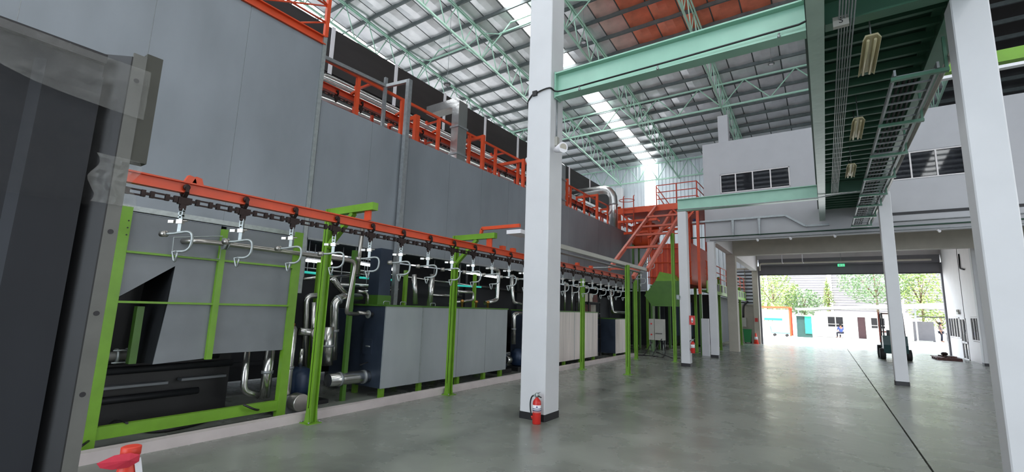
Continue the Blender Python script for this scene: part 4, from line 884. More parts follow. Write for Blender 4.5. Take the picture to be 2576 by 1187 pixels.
pipes('process_pipe', 'dull upright pipe passing before the oven bottom right of the near stand', -6.95, ((913, 568), (898, 690)), .04, 'stain')
for i, (z, a, b) in enumerate(((.82, 1.5, 3.2), (.70, 1.3, 3.4), (.36, 1.3, 3.0))): part(G().tube([(-7.19, a, z), (-7.19, b, z)], .045, 8), 'inner_pipe', 'tunnel', tn)
part(G().box(-7.24, -7.1, 1.9, 2.6, .5, .53), 'ledge', 'hoodgrey', tn); part(G().box(-7.24, -7.1, 2.75, 3.3, .52, .55), 'ledge', 'hoodgrey', tn)
part(G().box(-7.9, -7.31, 5.5, 6.3, .17, 1.5), 'side_cabinet', 'tankblue', t1)

part(G().bar((-5.2, 19.2, 2.84), (-5.2, 19.45, 2.84), .1, .1), 'hanger', 'limedk', hp); part(G().bar((-4.7, 19.2, 2.84), (-4.7, 19.45, 2.84), .1, .1), 'hanger', 'limedk', hp)
# ================================================================ THINGS ON AND BY THE COLUMNS
def extinguisher(x, y, z, label, full=True):
    t = thing('fire_extinguisher', label, 'extinguisher', (x, y, z))
    part(G().lathe((x, y, z), [(.055, 0), (.06, .008), (.06, .28), (.055, .31), (.035, .335), (.022, .345), (.022, .36)], 20), 'cylinder', 'red', t)
    part(G().lathe((x, y, z+.16), [(.0606, 0), (.0606, .1)], 20), 'label_sticker', 'paper', t)
    if full:
        part(G().lathe((x, y, z+.18), [(.0611, 0), (.0611, .012)], 20).lathe((x, y, z+.208), [(.0611, 0), (.0611, .008)], 20), 'label_band', 'navy', t)
        d = Vector((-x, -y, 0)).normalized(); sd = Vector((-d.y, d.x, 0)); c = Vector((x, y, z+.238))+d*.0617
        part(G().quad(*[c+sd*a+Vector((0, 0, b)) for a, b in ((-.02, 0), (0, -.01), (.02, 0), (0, .01))]), 'label_mark', 'navy', t)
        part(G().lathe((x, y, z+.167), [(.0609, 0), (.0609, .008)], 20), 'label_band', 'red', t)
    part(G().lathe((x, y, z+.36), [(.024, 0), (.03, .02), (.028, .05), (.014, .065)], 10).box(x-.045, x-.01, y-.02, y+.02, z+.37, z+.40), 'valve_head', 'galv', t)
    part(G().bar((x, y, z+.39), (x+.085, y-.03, z+.37), .022, .008), 'carry_handle', 'black', t); part(G().bar((x, y, z+.415), (x+.07, y-.025, z+.44), .022, .008), 'squeeze_lever', 'zinc', t)
    part(G().tube(curve_pts([(x-.03, y, z+.385), (x-.08, y-.01, z+.36), (x-.105, y-.01, z+.27), (x-.095, y-.01, z+.16), (x-.075, y-.01, z+.10)], 5), .011, 8), 'hose', 'black', t)
    part(G().tube([(x-.075, y-.01, z+.1), (x-.066, y-.01, z+.06)], .015, 8, r2=.012), 'nozzle', 'red', t)
    return t
extinguisher(-3.49, 5.86, 0, 'red fire extinguisher standing at the foot of the tall centre column')
e2 = onx(1741, 865, -3.5); extinguisher(-3.46, 15.14, .42, 'red fire extinguisher hung low on the slim column', False)
sg = thing('fire_sign', 'small red fire extinguisher sign on the slim white column', 'sign', (-3.53, 15.10, 1.36))
part(G().box(-3.53, -3.36, 15.085, 15.1, 1.28, 1.56), 'plate', 'red', sg); 
part(G().lathe((-3.445, 15.083, 1.38), [(.03, 0), (.03, -.001)], 12, 'y').box(-3.475, -3.415, 15.082, 15.084, 1.38, 1.47).box(-3.455, -3.435, 15.082, 15.084, 1.47, 1.51), 'pictogram', 'paper', sg)
hb = thing('hose_bracket', 'small silver ring fitting on the left face of the slim column', 'fitting', (-3.86, 15.1, 2.13)); part(G().box(-3.9, -3.82, 15.07, 15.1, 2.05, 2.2), 'plate', 'galv', hb); part(G().tube([(-3.83+.06*math.cos(a*.6), 15.06, 2.12+.07*math.sin(a*.6)) for a in range(11)], .012, 6), 'ring', 'galv', hb)
# cable and box on column A
jb = ony(1347, 236, 6.0); solo(G().box(jb[0]-.04, jb[0]+.04, 5.965, 6.0, jb[2]-.04, jb[2]+.04), 'junction_box', 'black', 'small black junction box high on the tall centre column', 'box')
solo(G().tube(curve_pts([(-3.885, 6.1, jb[2]-.25), (-3.885, 6.02, jb[2]-.12), (-3.8, 5.985, jb[2]-.03), (jb[0], 5.985, jb[2]), (-3.46, 5.985, jb[2]+.03), (-3.36, 6.085, 5.09), (-2.9, 6.085, 5.08)], 5), .013, 6), 'power_cable', 'cable', 'black cable wrapping the tall column below the mint beam', 'cable')
solo(G().tube([(-2.9, 6.085, 5.08), (-1.5, 6.085, 5.09), (-.05, 6.085, 5.11), (.2, 6.06, 5.16)], .013, 6), 'power_cable', 'cable', 'black cable clipped along the lower edge of the upper mint beam', 'cable')
for i, px in enumerate((1458, 1655, 1960)):
    q = ony(px, {1458: 226, 1655: 175, 1960: 95}[px], 6.08); solo(G().lathe((q[0], 6.07, 5.0), [(.012, 0), (.022, .015), (.012, .03), (.012, .06)], 8), 'sprinkler_head', 'galv', 'small clip fitting under the upper mint beam, '+ORD[i]+' from the left', 'fitting', 'fittings under the upper beam')
solo(G().tube([(-3.8, 15.08, 4.96), (-1.5, 15.08, 4.93), (0.0, 15.08, 4.94), (.9, 15.0, 5.0)], .016, 6), 'conduit', 'galv', 'pale conduit along the underside of the lower mint beam', 'conduit')
hs = thing('horn_speaker', 'white horn loudspeaker fixed to the right face of the tall centre column', 'loudspeaker', (-3.4, 6.15, ony(1410, 378, 6.15)[2]))
hz = ABS[hs.name].z
part(G().lathe((-3.41, 6.1, hz), [(.03, 0), (.03, .05)], 10, 'x'), 'mount', 'paper', hs); part(G().tube([(-3.38, 6.1, hz), (-3.29, 6.05, hz-.01), (-3.2, 6.0, hz-.02)], .045, 14, r2=.085), 'horn', 'paper', hs); part(G().tube([(-3.201, 6.0005, hz-.0198), (-3.198, 5.9988, hz-.0205)], .06, 14), 'mouth', 'tan', hs)
solo(G().tube([(-3.43, 6.2, 5.0), (-3.43, 6.2, hz+.25)], .012, 6), 'conduit', 'zinc', 'thin grey conduit down the side of the tall centre column', 'conduit'); solo(G().box(-3.46, -3.40, 6.16, 6.24, hz+.1, hz+.25), 'switch_box', 'ctrl', 'small grey box above the horn loudspeaker', 'box')
solo(G().lathe((-3.93, 6.2, hz-.05), [(.05, -.06), (.07, .0), (.04, .05)], 12, 'x'), 'horn_speaker', 'paper', 'white speaker bell on the left face of the tall centre column', 'loudspeaker')
# pendant ring lamps
for i, (px, py, X) in enumerate(((1125, 211, -10.5), (1468, 105, -7.2), (1618, 275, -7.4), (1940, 160, -1.2), (1688, 362, -6.9))):
    q = onx(px, py, X); q = ony(px, py, min(PY, key=lambda v: abs(v-q[1])))
    t = thing('pendant_lamp', 'round unlit pendant lamp, '+['above the dark duct left of the centre column', 'near the top just right of the centre column', 'under the upper mint beam before the skylight strip', 'under the beam at its right end', 'far one near the back truss'][i], 'lamp', q, 'pendant lamps')
    part(G().lathe(q, [(.10, -.035), (.12, -.03), (.12, .02), (.06, .05), (.03, .07)], 16), 'housing', 'purlin', t); part(G().lathe((q[0], q[1], q[2]-.036), [(.085, 0), (.085, -.002)], 16), 'lens', 'paper', t)
    part(G().tube([(q[0], q[1], q[2]+.07), (q[0], q[1], zt(q[1])+.02)], .008, 5), 'cord', 'zinc', t)
# traffic cone with cloth
CXc, CYc = -3.84, 1.25
cn = thing('traffic_cone', 'red traffic cone with a red cloth and tape at the bottom left', 'cone', (CXc, CYc, 0))
part(G().lathe((CXc, CYc, 0), [(.16, .02), (.14, .025), (.045, .56), (.042, .57), (.055, .575), (.055, .625), (.045, .63)], 20), 'body', 'conered', cn); part(G().box(CXc-.17, CXc+.17, CYc-.17, CYc+.17, 0, .022), 'base', 'conered', cn)
part(G().lathe((CXc, CYc, .22), [(.112, 0), (.086, .14)], 20), 'reflective_band', 'paper', cn)
cg = G()
dv = Vector((-CXc, -CYc, 0)).normalized(); sd = Vector((-dv.y, dv.x, 0))*-1
base_ = Vector((CXc, CYc, .56)); 
pl = [(.05, .02), (.0, .04), (-.08, .035), (-.16, .0), (-.14, -.03), (-.08, -.05), (0, -.05), (.05, -.02)]
top = [base_+sd*(-a)+Vector((0, 0, b))+dv*.055 for a, b in pl]
ctr = base_+Vector((0, 0, 0))+dv*.075
for i in range(len(top)): cg.quad(ctr, top[i], top[(i+1) % len(top)])
for i in range(len(top)): cg.quad(ctr-dv*.01, top[(i+1) % len(top)]-dv*.008, top[i]-dv*.008)
part(cg, 'cloth', 'cloth', cn)
tp = [base_-sd*.04+dv*.05, base_-sd*.065+dv*.06+Vector((0, 0, -.12)), base_-sd*.10+dv*.06+Vector((0, 0, -.26)), base_-sd*.13+dv*.06+Vector((0, 0, -.42))]
for i in range(3): part(G().bar(tp[i], tp[i+1], .035, .004, up=tuple(dv)), 'barrier_tape', 'paper' if i % 2 == 0 else 'cloth', cn)

# ================================================================ SERVICES ALONG THE UPPER WALL
WY = 19.1
ct = thing('wall_cable_tray', 'grey cable tray with a downward kink along the upper wall', 'cable tray', (-2.5, WY, 5.25))
pts = [(-4.24, WY, 5.27), (-1.0, WY, 5.28), (-.4, WY, 4.84), (.3, WY, 4.84)]
for a, b in zip(pts, pts[1:]): part(G().bar(a, b, .10, .07), 'tray', 'zinc', ct)
for x in (-2.75, -1.85): part(G().prism([(x-.05, 5.24), (x+.05, 5.24), (x+.015, 4.6), (x-.015, 4.6)], 'y', WY-.03, WY+.08), 'bracket', 'zinc', ct)
solo(G().lathe((-4.15, WY-.05, 5.31), [(.05, 0), (.05, .08), (.03, .1)], 10), 'beacon_lamp', 'navy', 'small dark blue beacon on the end of the wall cable tray', 'beacon')
solo(G().tube([(-4.3, WY-.02, 4.63), (1.2, WY-.02, 4.63), (XR-1, WY-.02, 4.66)], .025, 8), 'water_pipe', 'deckgreen', 'dark green pipe running along the foot of the upper wall', 'pipe')
solo(G().tube([(-3.6, WY-.02, 4.50), (XR-1, WY-.02, 4.52)], .018, 8), 'water_pipe', 'zinc', 'grey pipe below the dark green pipe on the upper wall', 'pipe')
solo(G().tube([(1.7, WY-.04, 4.78), (XR-1, WY-.04, 4.84)], .02, 8), 'water_pipe', 'zinc', 'grey pipe above the dark green pipe right of the forklift column', 'pipe')
for i, x in enumerate((-1.95, -.9, .4, 1.9, 3.05)): solo(G().tube([(x, WY-.06, 4.45), (x+.04, WY-.16, 4.38)], .03, 8, r2=.04), 'spot_lamp', 'paper', 'small white spot lamp under the upper wall pipe, '+ORD[i]+' from the left', 'lamp', 'spot lamps on the wall pipe')
# under the mezzanine before the shutter
solo(G().tube(elbow([(-3.1, 30.9, 4.3), (-3.1, 30.9, 4.72), (4.6, 30.9, 4.72)], .15), .05, 8), 'water_pipe', 'tan', 'beige pipe crossing before the roller shutter housing', 'pipe')
for i, x in enumerate((-1.9, -.9)): solo(G().tube([(x, 30.6, 5.5), (x, 30.6, 4.75), (x+.05, 30.5, 4.66)], .025, 6), 'spot_lamp', 'paper', 'small lamp on a drop rod before the shutter, '+['left', 'right'][i]+' one', 'lamp', 'drop lamps')
for i, x in enumerate((-2.5, .2, 2.4)): solo(G().box(x-.3, x+.3, 28.5, 28.6, 5.4, 5.5), 'ceiling_lamp', 'paper', 'white batten lamp on the soffit before the shutter, '+ORD[i]+' from the left', 'lamp', 'soffit lamps')
ex = thing('exit_sign', 'green emergency exit sign hung before the roller shutter', 'sign', ony(2116, 667, 31.0))
ep = ABS[ex.name]; part(G().box(ep.x-.16, ep.x+.16, 30.97, 31.0, ep.z-.07, ep.z+.07), 'plate', 'exitgreen', ex)
for a, b in ((-.1, -.02), (.02, .07), (.09, .12)): part(G().box(ep.x+a, ep.x+b, 30.965, 30.969, ep.z-.035, ep.z+.03), 'pictogram', 'paper', ex)
part(G().tube([(ep.x, 30.98, ep.z+.07), (ep.x, 30.98, 5.5)], .008, 5), 'rod', 'zinc', ex)
solo(G().tube(elbow([(OX-.02, 27.6, 4.6), (OX-.04, 27.6, 3.95), (OX-.04, 26.9, 3.85)], .15), .03, 6), 'wall_conduit', 'skirt', 'dark bent conduit high on the office wall', 'conduit')
el = thing('emergency_lamp', 'twin spot emergency lamp above the glazed office door', 'lamp', (OX, 28.85, 1.98)); part(G().box(OX-.08, OX, 28.7, 29.0, 1.98, 2.08), 'case', 'ctrl', el)
for y in (28.75, 28.95): part(G().lathe((OX-.06, y, 2.14), [(.05, -.03), (.06, .03)], 10, 'x'), 'spot', 'ctrl', el)
# lime crane beam right
cb2 = thing('crane_beam', 'lime green crane beam with lamp, behind the near right column', 'beam', (4, 10, 5.6))
q0, q1 = ony(2350, 178, 10), ony(2570, 148, 10)
part(G().bar((q0[0]-.6, 10, q0[2]), (9, 10, q0[2]), .16, .2), 'girder', 'lime', cb2); part(G().bar((q0[0], 9.88, q0[2]-.22), (9, 9.88, q0[2]-.22), .1, .05), 'lamp_batten', 'paper', cb2)

# ================================================================ FAR FLOOR: bin, cone, forklift, pile
wb_ = thing('wheelie_bin', 'green wheelie bin beside the roller door', 'bin', (-3.95, 31.1, 0))
part(G().prism([(-4.12, .06), (-3.78, .06), (-3.74, .78), (-4.16, .78)], 'y', 30.95, 31.3), 'body', 'bin', wb_); part(G().box(-4.18, -3.72, 30.92, 31.33, .78, .83), 'lid', 'bin', wb_)
for x in (-4.1, -3.8): part(G().lathe((x, 31.3, .07), [(.07, -.03), (.07, .03)], 10, 'x'), 'wheel', 'tyre', wb_)
c2 = thing('traffic_cone', 'red and white traffic cone at the left jamb of the door', 'cone', (-3.5, 31.0, 0)); part(G().lathe((-3.5, 31.0, 0), [(.13, .02), (.035, .62)], 14), 'body', 'conered', c2); part(G().lathe((-3.5, 31.0, .25), [(.096, 0), (.072, .16)], 14), 'reflective_band', 'paper', c2); part(G().box(-3.64, -3.36, 30.86, 31.14, 0, .02), 'base', 'conered', c2)
solo(G().box(-3.52, -3.36, 31.12, 31.148, 1.28, 1.5), 'fire_sign', 'red', 'small red sign on the beige jamb column', 'sign')
t = thing('switch_cabinet', 'grey cabinet on the wall above the wheelie bin', 'cabinet', (-4.2, 31.6, 1.0)); part(G().box(-4.4, -4.05, 31.55, 31.74, .95, 1.5), 'case', 'ctrl', t); part(G().tube(curve_pts([(-4.2, 31.6, 1.5), (-4.15, 31.6, 2.2), (-3.9, 31.6, 2.5)], 4), .06, 8), 'pipe', 'skirt', t)
fk = thing('forklift', 'dark green forklift with raised mast parked behind the white column', 'forklift', (2.3, 25.6, 0))
part(G().prism([(24.95, .25), (26.4, .25), (26.4, .62), (26.1, .66), (25.9, .45), (25.5, .45), (25.4, .95), (24.95, .98), (24.88, .6)], 'x', 1.92, 2.72), 'chassis', 'fork', fk)
for x in (1.86, 2.70):
    for y, r in ((25.15, .22), (26.2, .27)): part(G().lathe((x, y, r), [(r*.6, -.07), (r, -.06), (r, .12), (r*.6, .13)], 16, 'x'), 'wheel', 'tyre', fk)
for x in (1.98, 2.66):
    part(G().bar((x, 25.1, .95), (x, 25.35, 1.9), .05, .05), 'guard_post', 'skirt', fk); part(G().bar((x, 26.2, .6), (x, 26.05, 1.9), .05, .05), 'guard_post', 'skirt', fk)
    part(G().bar((x, 26.5, .08), (x, 26.5, 1.95), .07, .1), 'mast_rail', 'rust', fk); part(G().box(x-.06, x+.06, 26.55, 27.5, .04, .08), 'fork_tine', 'skirt', fk)
part(G().bar((1.98, 25.35, 1.9), (1.98, 26.1, 1.9), .05, .05).bar((2.66, 25.35, 1.9), (2.66, 26.1, 1.9), .05, .05), 'guard_roof', 'skirt', fk)
for k in range(5): part(G().bar((1.98, 25.4+.16*k, 1.9), (2.66, 25.4+.16*k, 1.9), .025, .025), 'roof_bar', 'skirt', fk)
for z in (.4, 1.1, 1.9): part(G().bar((1.98, 26.5, z), (2.66, 26.5, z), .05, .06), 'mast_cross', 'rust', fk)
part(G().box(2.1, 2.55, 25.45, 25.85, .66, .78).box(2.1, 2.55, 25.42, 25.5, .78, 1.2), 'seat', 'black', fk); part(G().tube([(2.32, 26.15, .66), (2.32, 26.0, 1.0)], .02, 6).lathe((2.32, 25.98, 1.02), [(.13, 0), (.15, .015), (.13, .03)], 12), 'steering', 'black', fk)
pal = thing('scrap_pallet', 'low pallet of dark scrap parts on the floor before the office', 'pallet', (4.25, 27.8, 0))
for k in range(4): part(G().box(3.85, 4.65, 27.0+.4*k, 27.12+.4*k, 0, .08), 'bearer', 'scrap', pal)
for k in range(5): part(G().box(3.82+.17*k, 3.95+.17*k, 26.95, 28.4, .08, .11), 'board', 'scrap', pal)
for k in range(9):
    a = random.random()*6.28; x, y = 4.05+.4*random.random(), 27.2+1.0*random.random(); d = .2
    solo(G().bar((x-d*math.cos(a), y-d*math.sin(a), .135), (x+d*math.cos(a), y+d*math.sin(a), .145+.0*k), .06, .05), 'scrap_bar', 'scrap' if k % 2 else 'chain', 'dark scrap bar lying on the low pallet', 'scrap', 'scrap bars on the pallet')
solo(G().lathe((4.2, 27.7, .17), [(.05, 0), (.12, .03), (.12, .1), (.06, .14)], 10), 'scrap_drum', 'chain', 'round dark scrap piece on top of the low pallet', 'scrap')

# ================================================================ OUTDOORS
KY = 50.0
kk = thing('guard_house', 'white low guard house with windows and a brown door outside', 'building', (2.5, KY, 0))
g = wall_with_holes(-.8, 5.7, 0, 2.25, KY, KY+.15, [(.1, 1.25, .92, 1.77), (2.24, 2.78, -.01, 1.81), (3.15, 4.1, .92, 1.77)])
part(g, 'wall', 'plaster', kk); part(G().box(-.8, -.65, KY+.15, KY+3, 0, 2.25).box(5.55, 5.7, KY+.15, KY+3, 0, 2.25).box(-.8, 5.7, KY+3, KY+3.1, 0, 2.25), 'side_wall', 'plaster', kk)
part(G().box(2.26, 2.76, KY+.03, KY+.08, 0, 1.8), 'door', 'doorbrown', kk)
for a, b in ((.1, .67), (.69, 1.25), (3.15, 3.62), (3.64, 4.1)):
    w_ = part(G().box(a, b, KY+.05, KY+.07, .92, 1.77), 'window', 'skirt', kk); part(G().box(a, b, KY-.01, KY+.04, 1.12, 1.17).box(a, a+.03, KY-.01, KY+.04, .92, 1.77).box(b-.03, b, KY-.01, KY+.04, .92, 1.77), 'frame', 'plaster', w_)
part(G().box(-.2, 1.6, KY-.02, KY, .3, .9), 'apron', 'plaster', kk)
ca = thing('canopy', 'long white sloping canopy roof over the guard house', 'canopy', (3, KY-1, 0))
part(G().prism([(-2.2, 2.32), (8.6, 2.75), (8.6, 3.15), (-2.2, 2.42)], 'y', KY-2.2, KY+3.5), 'roof', 'endsheet', ca)
for x in (-2.0, 5.9, 8.4): part(G().box(x-.05, x+.05, KY-1.6, KY-1.5, 0, 2.33 if x < 0 else 2.62), 'post', 'zinc', ca)
part(G().bar((5.9, KY-1.55, 1.95), (8.4, KY-1.55, 2.0), .06, .08), 'cross_bar', 'skirt', ca)
sh = thing('tool_shed', 'dark green shed with a teal curtain left of the guard house', 'shed', (-1.5, 47, 0))
part(G().box(-2.1, -1.05, 46.5, 48.2, 0, 1.75), 'body', 'shed', sh); part(G().box(-1.5, -1.02, 46.42, 46.48, .3, 1.75), 'curtain', 'teal', sh); part(G().box(-2.2, -.95, 46.3, 48.3, 1.75, 1.82), 'roof', 'plaster', sh)
gc = thing('gas_store', 'white gas store with orange frame outside at the door\'s left', 'shelter', (-4, 48, 0))
for x in (-5.6, -2.6):
    for y in (47.2, 49.4): part(G().box(x-.06, x+.06, y-.06, y+.06, 0, 2.4), 'post', 'orange', gc)
part(G().box(-5.7, -2.5, 47.0, 49.6, 2.4, 2.52), 'roof', 'orange', gc); part(G().box(-5.5, -2.7, 49.2, 49.3, .1, 2.3), 'back_panel', 'plaster', gc); part(G().box(-4.6, -3.2, 47.25, 47.3, 1.3, 1.5), 'banner', 'teal', gc)
for i in range(5):
    x = -5.3+.32*i; b_ = thing('gas_cylinder', 'pale gas cylinder in the orange framed store, '+ORD[i]+' from the left', 'cylinder', (x, 47.9, 0), 'gas cylinders'); part(G().lathe((x, 47.9, 0), [(.12, 0), (.13, .02), (.13, 1.1), (.08, 1.22), (.04, 1.25)], 12), 'body', 'plaster', b_); part(G().lathe((x, 47.9, 1.25), [(.04, 0), (.04, .1)], 8), 'valve', 'brass', b_)
bc = thing('hand_cart', 'low blue hand cart on the forecourt', 'cart', (-3.2, 45.5, 0)); part(G().box(-3.9, -2.6, 45.2, 45.9, .25, .3), 'bed', 'bluecart', bc); part(G().tube(elbow([(-3.9, 45.3, .3), (-4.0, 45.3, .8), (-4.0, 45.8, .8), (-3.9, 45.8, .3)], .08), .02, 6), 'handle', 'bluecart', bc)
for x in (-3.7, -2.8):
    for y in (45.25, 45.85): part(G().lathe((x, y, .11), [(.11, -.03), (.11, .03)], 12, 'y'), 'wheel', 'tyre', bc)
solo(G().box(6.0, 7.3, 51.0, 51.2, .05, 1.6).box(6.0, 6.1, 50.9, 51.3, 0, .05).box(7.2, 7.3, 50.9, 51.3, 0, .05), 'notice_board', 'shutter', 'grey board standing right of the guard house', 'board')
solo(G().box(5.9, 10, 54.5, 54.7, 0, 1.0), 'low_wall', 'plaster', 'low white wall behind the grey board outside', 'wall')
lb_ = thing('louvred_building', 'large pale building with horizontal louvres behind the trees', 'building', (5, 66, 0))
part(G().box(-14, 22, 66, 70, 0, 12), 'wall', 'plaster', lb_)
lv = G()
for i in range(34): lv.prism([(65.82, 2.2+i*.29), (65.98, 2.32+i*.29), (65.98, 2.36+i*.29), (65.82, 2.24+i*.29)], 'x', -14, 22)
lo_ = part(lv, 'louvre', 'shutter', lb_); lo_['kind'] = 'stuff'
for x in (-6, .6, 7, 13): part(G().box(x-.2, x+.2, 65.7, 66, 0, 12), 'pilaster', 'plaster', lb_)
def tree(name, label, x, y, h, rx, rz, zc, m, n, leaf=.28, spiky=False):
    t = thing(name, label, 'tree', (x, y, 0)); rd = random.Random(int(x*10+y))
    part(G().tube([(x, y, 0), (x+.1, y, zc*.5), (x, y, zc+rz*.4)], .14, 8, r2=.05), 'trunk', 'bark', t)
    for k in range(5):
        a = k*1.26; part(G().tube([(x, y, zc*.7), (x+rx*.5*math.cos(a), y+rx*.5*math.sin(a), zc+rz*.3)], .05, 6, r2=.02), 'branch', 'bark', t)
    g = G()
    for _ in range(n):
        while True:
            a, b, c = rd.uniform(-1, 1), rd.uniform(-1, 1), rd.uniform(-1, 1)
            if .15 < a*a+b*b+c*c < 1: break
        w_ = 1 if not spiky else (1-(c+1)/2)*.9+.12
        p = Vector((x+a*rx*w_, y+b*rx*w_, zc+c*rz)); d = Vector((rd.uniform(-1, 1), rd.uniform(-1, 1), rd.uniform(-.9, .5))).normalized(); e = d.cross(Vector((rd.uniform(-1, 1), rd.uniform(-1, 1), 1))).normalized()
        L_ = leaf*rd.uniform(.6, 1.3); g.quad(p, p+d*L_*.5+e*L_*.22, p+d*L_, p+d*L_*.5-e*L_*.22)
    f_ = part(g, 'foliage', m, t); f_['kind'] = 'stuff'; return t
tree('leafy_tree', 'bushy light green tree at the left of the door opening', -4.6, 56, 6, 2.6, 2.2, 4.2, 'leaf', 2600)
tree('leafy_tree', 'low spreading tree behind the orange gas store', -1.9, 57, 5, 1.8, 1.5, 3.2, 'leafdk', 1600)
tree('cypress', 'slim pointed conifer above the guard house roof', .3, 56, 5, .65, 1.7, 3.9, 'leaf', 700, .22, True)
tree('leafy_tree', 'broad tree behind the forklift column above the canopy', 4.2, 58, 7, 3.2, 2.2, 5.4, 'leafdk', 3000)
tree('leafy_tree', 'tall hanging tree at the right of the door opening', 7.4, 57, 7, 1.7, 3.0, 4.6, 'leaf', 2000)
tree('shrub', 'low yellow green shrub behind the standing person', 8.5, 56, 3, 1.3, .9, 1.7, 'leaf', 900, .22)
pt = thing('palm_tree', 'small palm at the far left of the door opening', 'tree', (-4.9, 53, 0)); part(G().tube([(-4.9, 53, 0), (-4.85, 53, 2.8)], .11, 8, r2=.08), 'trunk', 'bark', pt)
for k in range(12):
    a = k*.5236; g = G(); pr_ = [Vector((-4.85+math.cos(a)*d_, 53+math.sin(a)*d_, 2.8+.9*d_-.75*d_*d_)) for d_ in (0, .4, .8, 1.2, 1.6)]; sd_ = Vector((-math.sin(a), math.cos(a), 0))
    for i in range(4): g.quad(pr_[i]-sd_*.14, pr_[i+1]-sd_*.12, pr_[i+1]+sd_*.12+Vector((0, 0, -.05)), pr_[i]+sd_*.14+Vector((0, 0, -.05)))
    part(g, 'frond', 'leaf', pt)

# ---- people (skin-modifier bodies, far away)
def person(label, joints, edges, radii, loc, rz, cloth):
    t = thing('person', label, 'person', (0, 0, 0))
    def skin(name, js, es, m):
        idx = {j: i for i, j in enumerate(js)}
        me = bpy.data.meshes.new(name); me.from_pydata([Vector(joints[j]) for j in js], [(idx[a], idx[b]) for a, b in es], []); o = link(name, me, t); ABS[o.name] = Vector()
        md = o.modifiers.new('skin', 'SKIN'); sv = me.skin_vertices[0].data if me.skin_vertices else None
        if sv is None:
            bpy.context.view_layer.objects.active = o
        sv = o.data.skin_vertices[0].data
        for j in js: r_ = radii[j]; sv[idx[j]].radius = (r_, r_) if not isinstance(r_, tuple) else r_
        sv[0].use_root = True
        ss = o.modifiers.new('sub', 'SUBSURF'); ss.levels = 2; ss.render_levels = 2; me.materials.append(M[m]); return o
    skin('body', list(joints), edges, 'skin')
    for nm, js, es, m, grow in cloth:
        old = {j: radii[j] for j in js}
        for j in js: radii[j] = tuple(v*grow for v in (radii[j] if isinstance(radii[j], tuple) else (radii[j], radii[j])))
        skin(nm, js, es, m); radii.update(old)
    h = joints['head']; 
    g = G().lathe((h[0]/K, (h[1]-.03)/K, (h[2]+.0)/K), [(.06, -.07), (.108, -.03), (.112, .04), (.085, .115), (.02, .14)], 12); part(g, 'hair', 'hair', t)
    for sx in (-1, 1): part(G().lathe((h[0]/K+sx*.035, (h[1]+.085)/K, (h[2]+.02)/K), [(.012, 0), (.004, .008)], 8, 'y'), 'eye', 'skirt', t)
    part(G().tube([(h[0]/K, (h[1]+.09)/K, (h[2]+.015)/K), (h[0]/K, (h[1]+.12)/K, (h[2]-.03)/K)], .012, 6, r2=.018), 'nose', 'skin', t)
    t.location = Vector(loc)*K; t.rotation_euler.z = rz; return t
def hand(J, E, Rd, s_, wrist, d, drop):                       # palm and five fingers
    w_ = Vector(J[wrist]); d = Vector(d).normalized(); sd_ = Vector((1, 0, 0)) if abs(d.x) < .8 else Vector((0, 1, 0))
    J['palm'+s_] = tuple(w_+d*.07); E.append((wrist, 'palm'+s_)); Rd['palm'+s_] = (.035, .018)
    for k, (o_, L_) in enumerate(((-.03, .07), (-.01, .085), (.01, .08), (.03, .065))):
        J[f'f{k}a{s_}'] = tuple(w_+d*.11+sd_*o_); J[f'f{k}b{s_}'] = tuple(w_+d*(.11+L_)+sd_*o_*1.1+Vector(drop)*.03); E.append(('palm'+s_, f'f{k}a{s_}')); E.append((f'f{k}a{s_}', f'f{k}b{s_}')); Rd[f'f{k}a{s_}'] = .009; Rd[f'f{k}b{s_}'] = .008
    J['th'+s_] = tuple(w_+d*.08-sd_*.06); E.append(('palm'+s_, 'th'+s_)); Rd['th'+s_] = .01
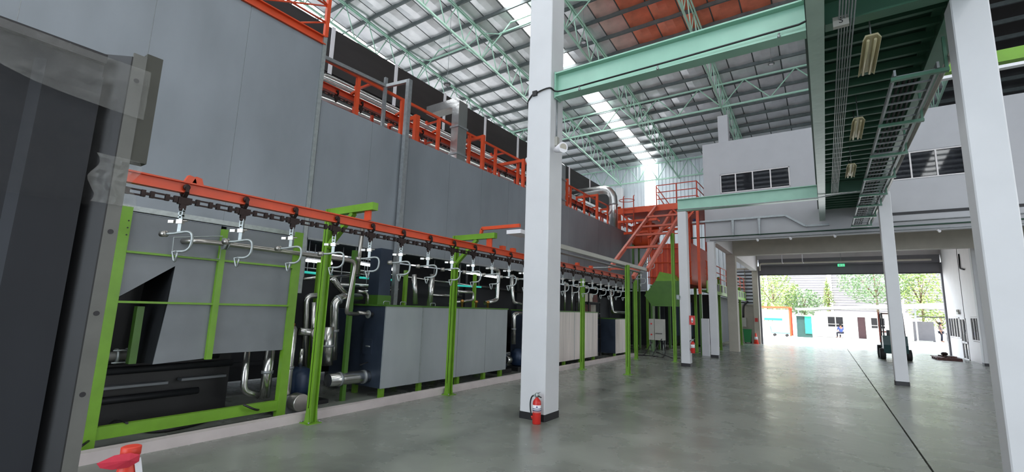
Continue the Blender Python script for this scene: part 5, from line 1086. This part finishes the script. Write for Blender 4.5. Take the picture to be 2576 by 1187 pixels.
def figure(pose):
    J = dict(pelvis=(0, 0, .93), belly=(0, 0, 1.1), chest=(0, .01, 1.32), neck=(0, 0, 1.48), head=(0, .02, 1.63), crown=(0, .01, 1.72))
    Rd = dict(pelvis=(.15, .11), belly=(.135, .1), chest=(.165, .11), neck=.055, head=(.085, .1), crown=(.06, .07))
    E = [('pelvis', 'belly'), ('belly', 'chest'), ('chest', 'neck'), ('neck', 'head'), ('head', 'crown')]
    for s_, sx in (('L', -1), ('R', 1)):
        if pose == 'stand':
            J.update({'sh'+s_: (sx*.19, 0, 1.41), 'el'+s_: (sx*.24, -.03, 1.13), 'wr'+s_: (sx*.23, .08, .90), 'hip'+s_: (sx*.09, 0, .88), 'kn'+s_: (sx*.10, .02+.05*sx, .49), 'an'+s_: (sx*.11, -.02+.08*sx, .08), 'toe'+s_: (sx*.13, .14+.08*sx, .035)})
        else:
            J.update({'sh'+s_: (sx*.19, 0, 1.41), 'el'+s_: (sx*.25, .10, 1.16), 'wr'+s_: (sx*.14, .33, 1.10), 'hip'+s_: (sx*.09, .04, .90), 'kn'+s_: (sx*.13, .44, .90), 'an'+s_: (sx*.13, .42, .50), 'toe'+s_: (sx*.14, .57, .45)})
        Rd.update({'sh'+s_: .07, 'el'+s_: .042, 'wr'+s_: .03, 'hip'+s_: .095, 'kn'+s_: .058, 'an'+s_: .042, 'toe'+s_: (.04, .03)})
        E += [('chest', 'sh'+s_), ('sh'+s_, 'el'+s_), ('el'+s_, 'wr'+s_), ('pelvis', 'hip'+s_), ('hip'+s_, 'kn'+s_), ('kn'+s_, 'an'+s_), ('an'+s_, 'toe'+s_)]
        hand(J, E, Rd, s_, 'wr'+s_, (0, .3, -1) if pose == 'stand' else (-sx*.4, 1, -.1), (0, .5, 0) if pose == 'stand' else (0, 0, -1))
    if pose == 'sit':
        for k in J: J[k] = (J[k][0], J[k][1], J[k][2]-.42)
    cl = [('shirt', ['pelvis', 'belly', 'chest', 'shL', 'elL', 'shR', 'elR'], [('pelvis', 'belly'), ('belly', 'chest'), ('chest', 'shL'), ('shL', 'elL'), ('chest', 'shR'), ('shR', 'elR')]),
          ('trousers', ['pelvis', 'hipL', 'knL', 'anL', 'hipR', 'knR', 'anR'], [('pelvis', 'hipL'), ('hipL', 'knL'), ('knL', 'anL'), ('pelvis', 'hipR'), ('hipR', 'knR'), ('knR', 'anR')])]
    return J, E, Rd, cl
J, E_, Rd, clo = figure('sit'); person('person in a blue shirt and dark trousers sitting before the guard house window', J, E_, Rd, (1.0, 49.25, 0), R(25), [(*clo[0], 'shirt', 1.14), (*clo[1], 'trouser', 1.14)])
st_ = thing('bench_seat', 'low white stool under the sitting person', 'stool', (1.0, 49.25, 0)); part(G().box(.78, 1.22, 49.05, 49.4, .30, .345), 'seat', 'plaster', st_)
for x in (.82, 1.18):
    for y in (49.1, 49.36): part(G().box(x-.02, x+.02, y-.02, y+.02, 0, .3), 'leg', 'plaster', st_)
J, E_, Rd, clo = figure('stand'); person('person in a brownish top and dark trousers standing by a motorbike', J, E_, Rd, (7.75, 51.4, 0), R(-120), [(*clo[0], 'shirt2', 1.14), (*clo[1], 'trouser', 1.14)])
mb = thing('motorbike', 'dark motorbike parked beside the standing person outside', 'motorbike', (8.3, 51.9, 0))
for y in (51.4, 52.5): part(G().lathe((8.3, y, .27), [(.2, -.04), (.27, -.035), (.27, .035), (.2, .04)], 18, 'x'), 'wheel', 'tyre', mb)
part(G().prism([(51.5, .35), (52.3, .3), (52.5, .62), (52.1, .66), (51.7, .5), (51.45, .75), (51.38, .7)], 'x', 8.22, 8.38), 'frame', 'black', mb); part(G().box(8.18, 8.42, 51.9, 52.5, .64, .72), 'seat', 'black', mb); part(G().tube([(8.0, 51.55, .98), (8.3, 51.45, .93), (8.6, 51.55, .98)], .018, 6).tube([(8.3, 51.4, .3), (8.3, 51.45, .93)], .03, 6), 'handlebar', 'zinc', mb); part(G().lathe((8.3, 51.36, .82), [(.06, -.05), (.08, .03)], 10, 'y'), 'headlamp', 'paper', mb)
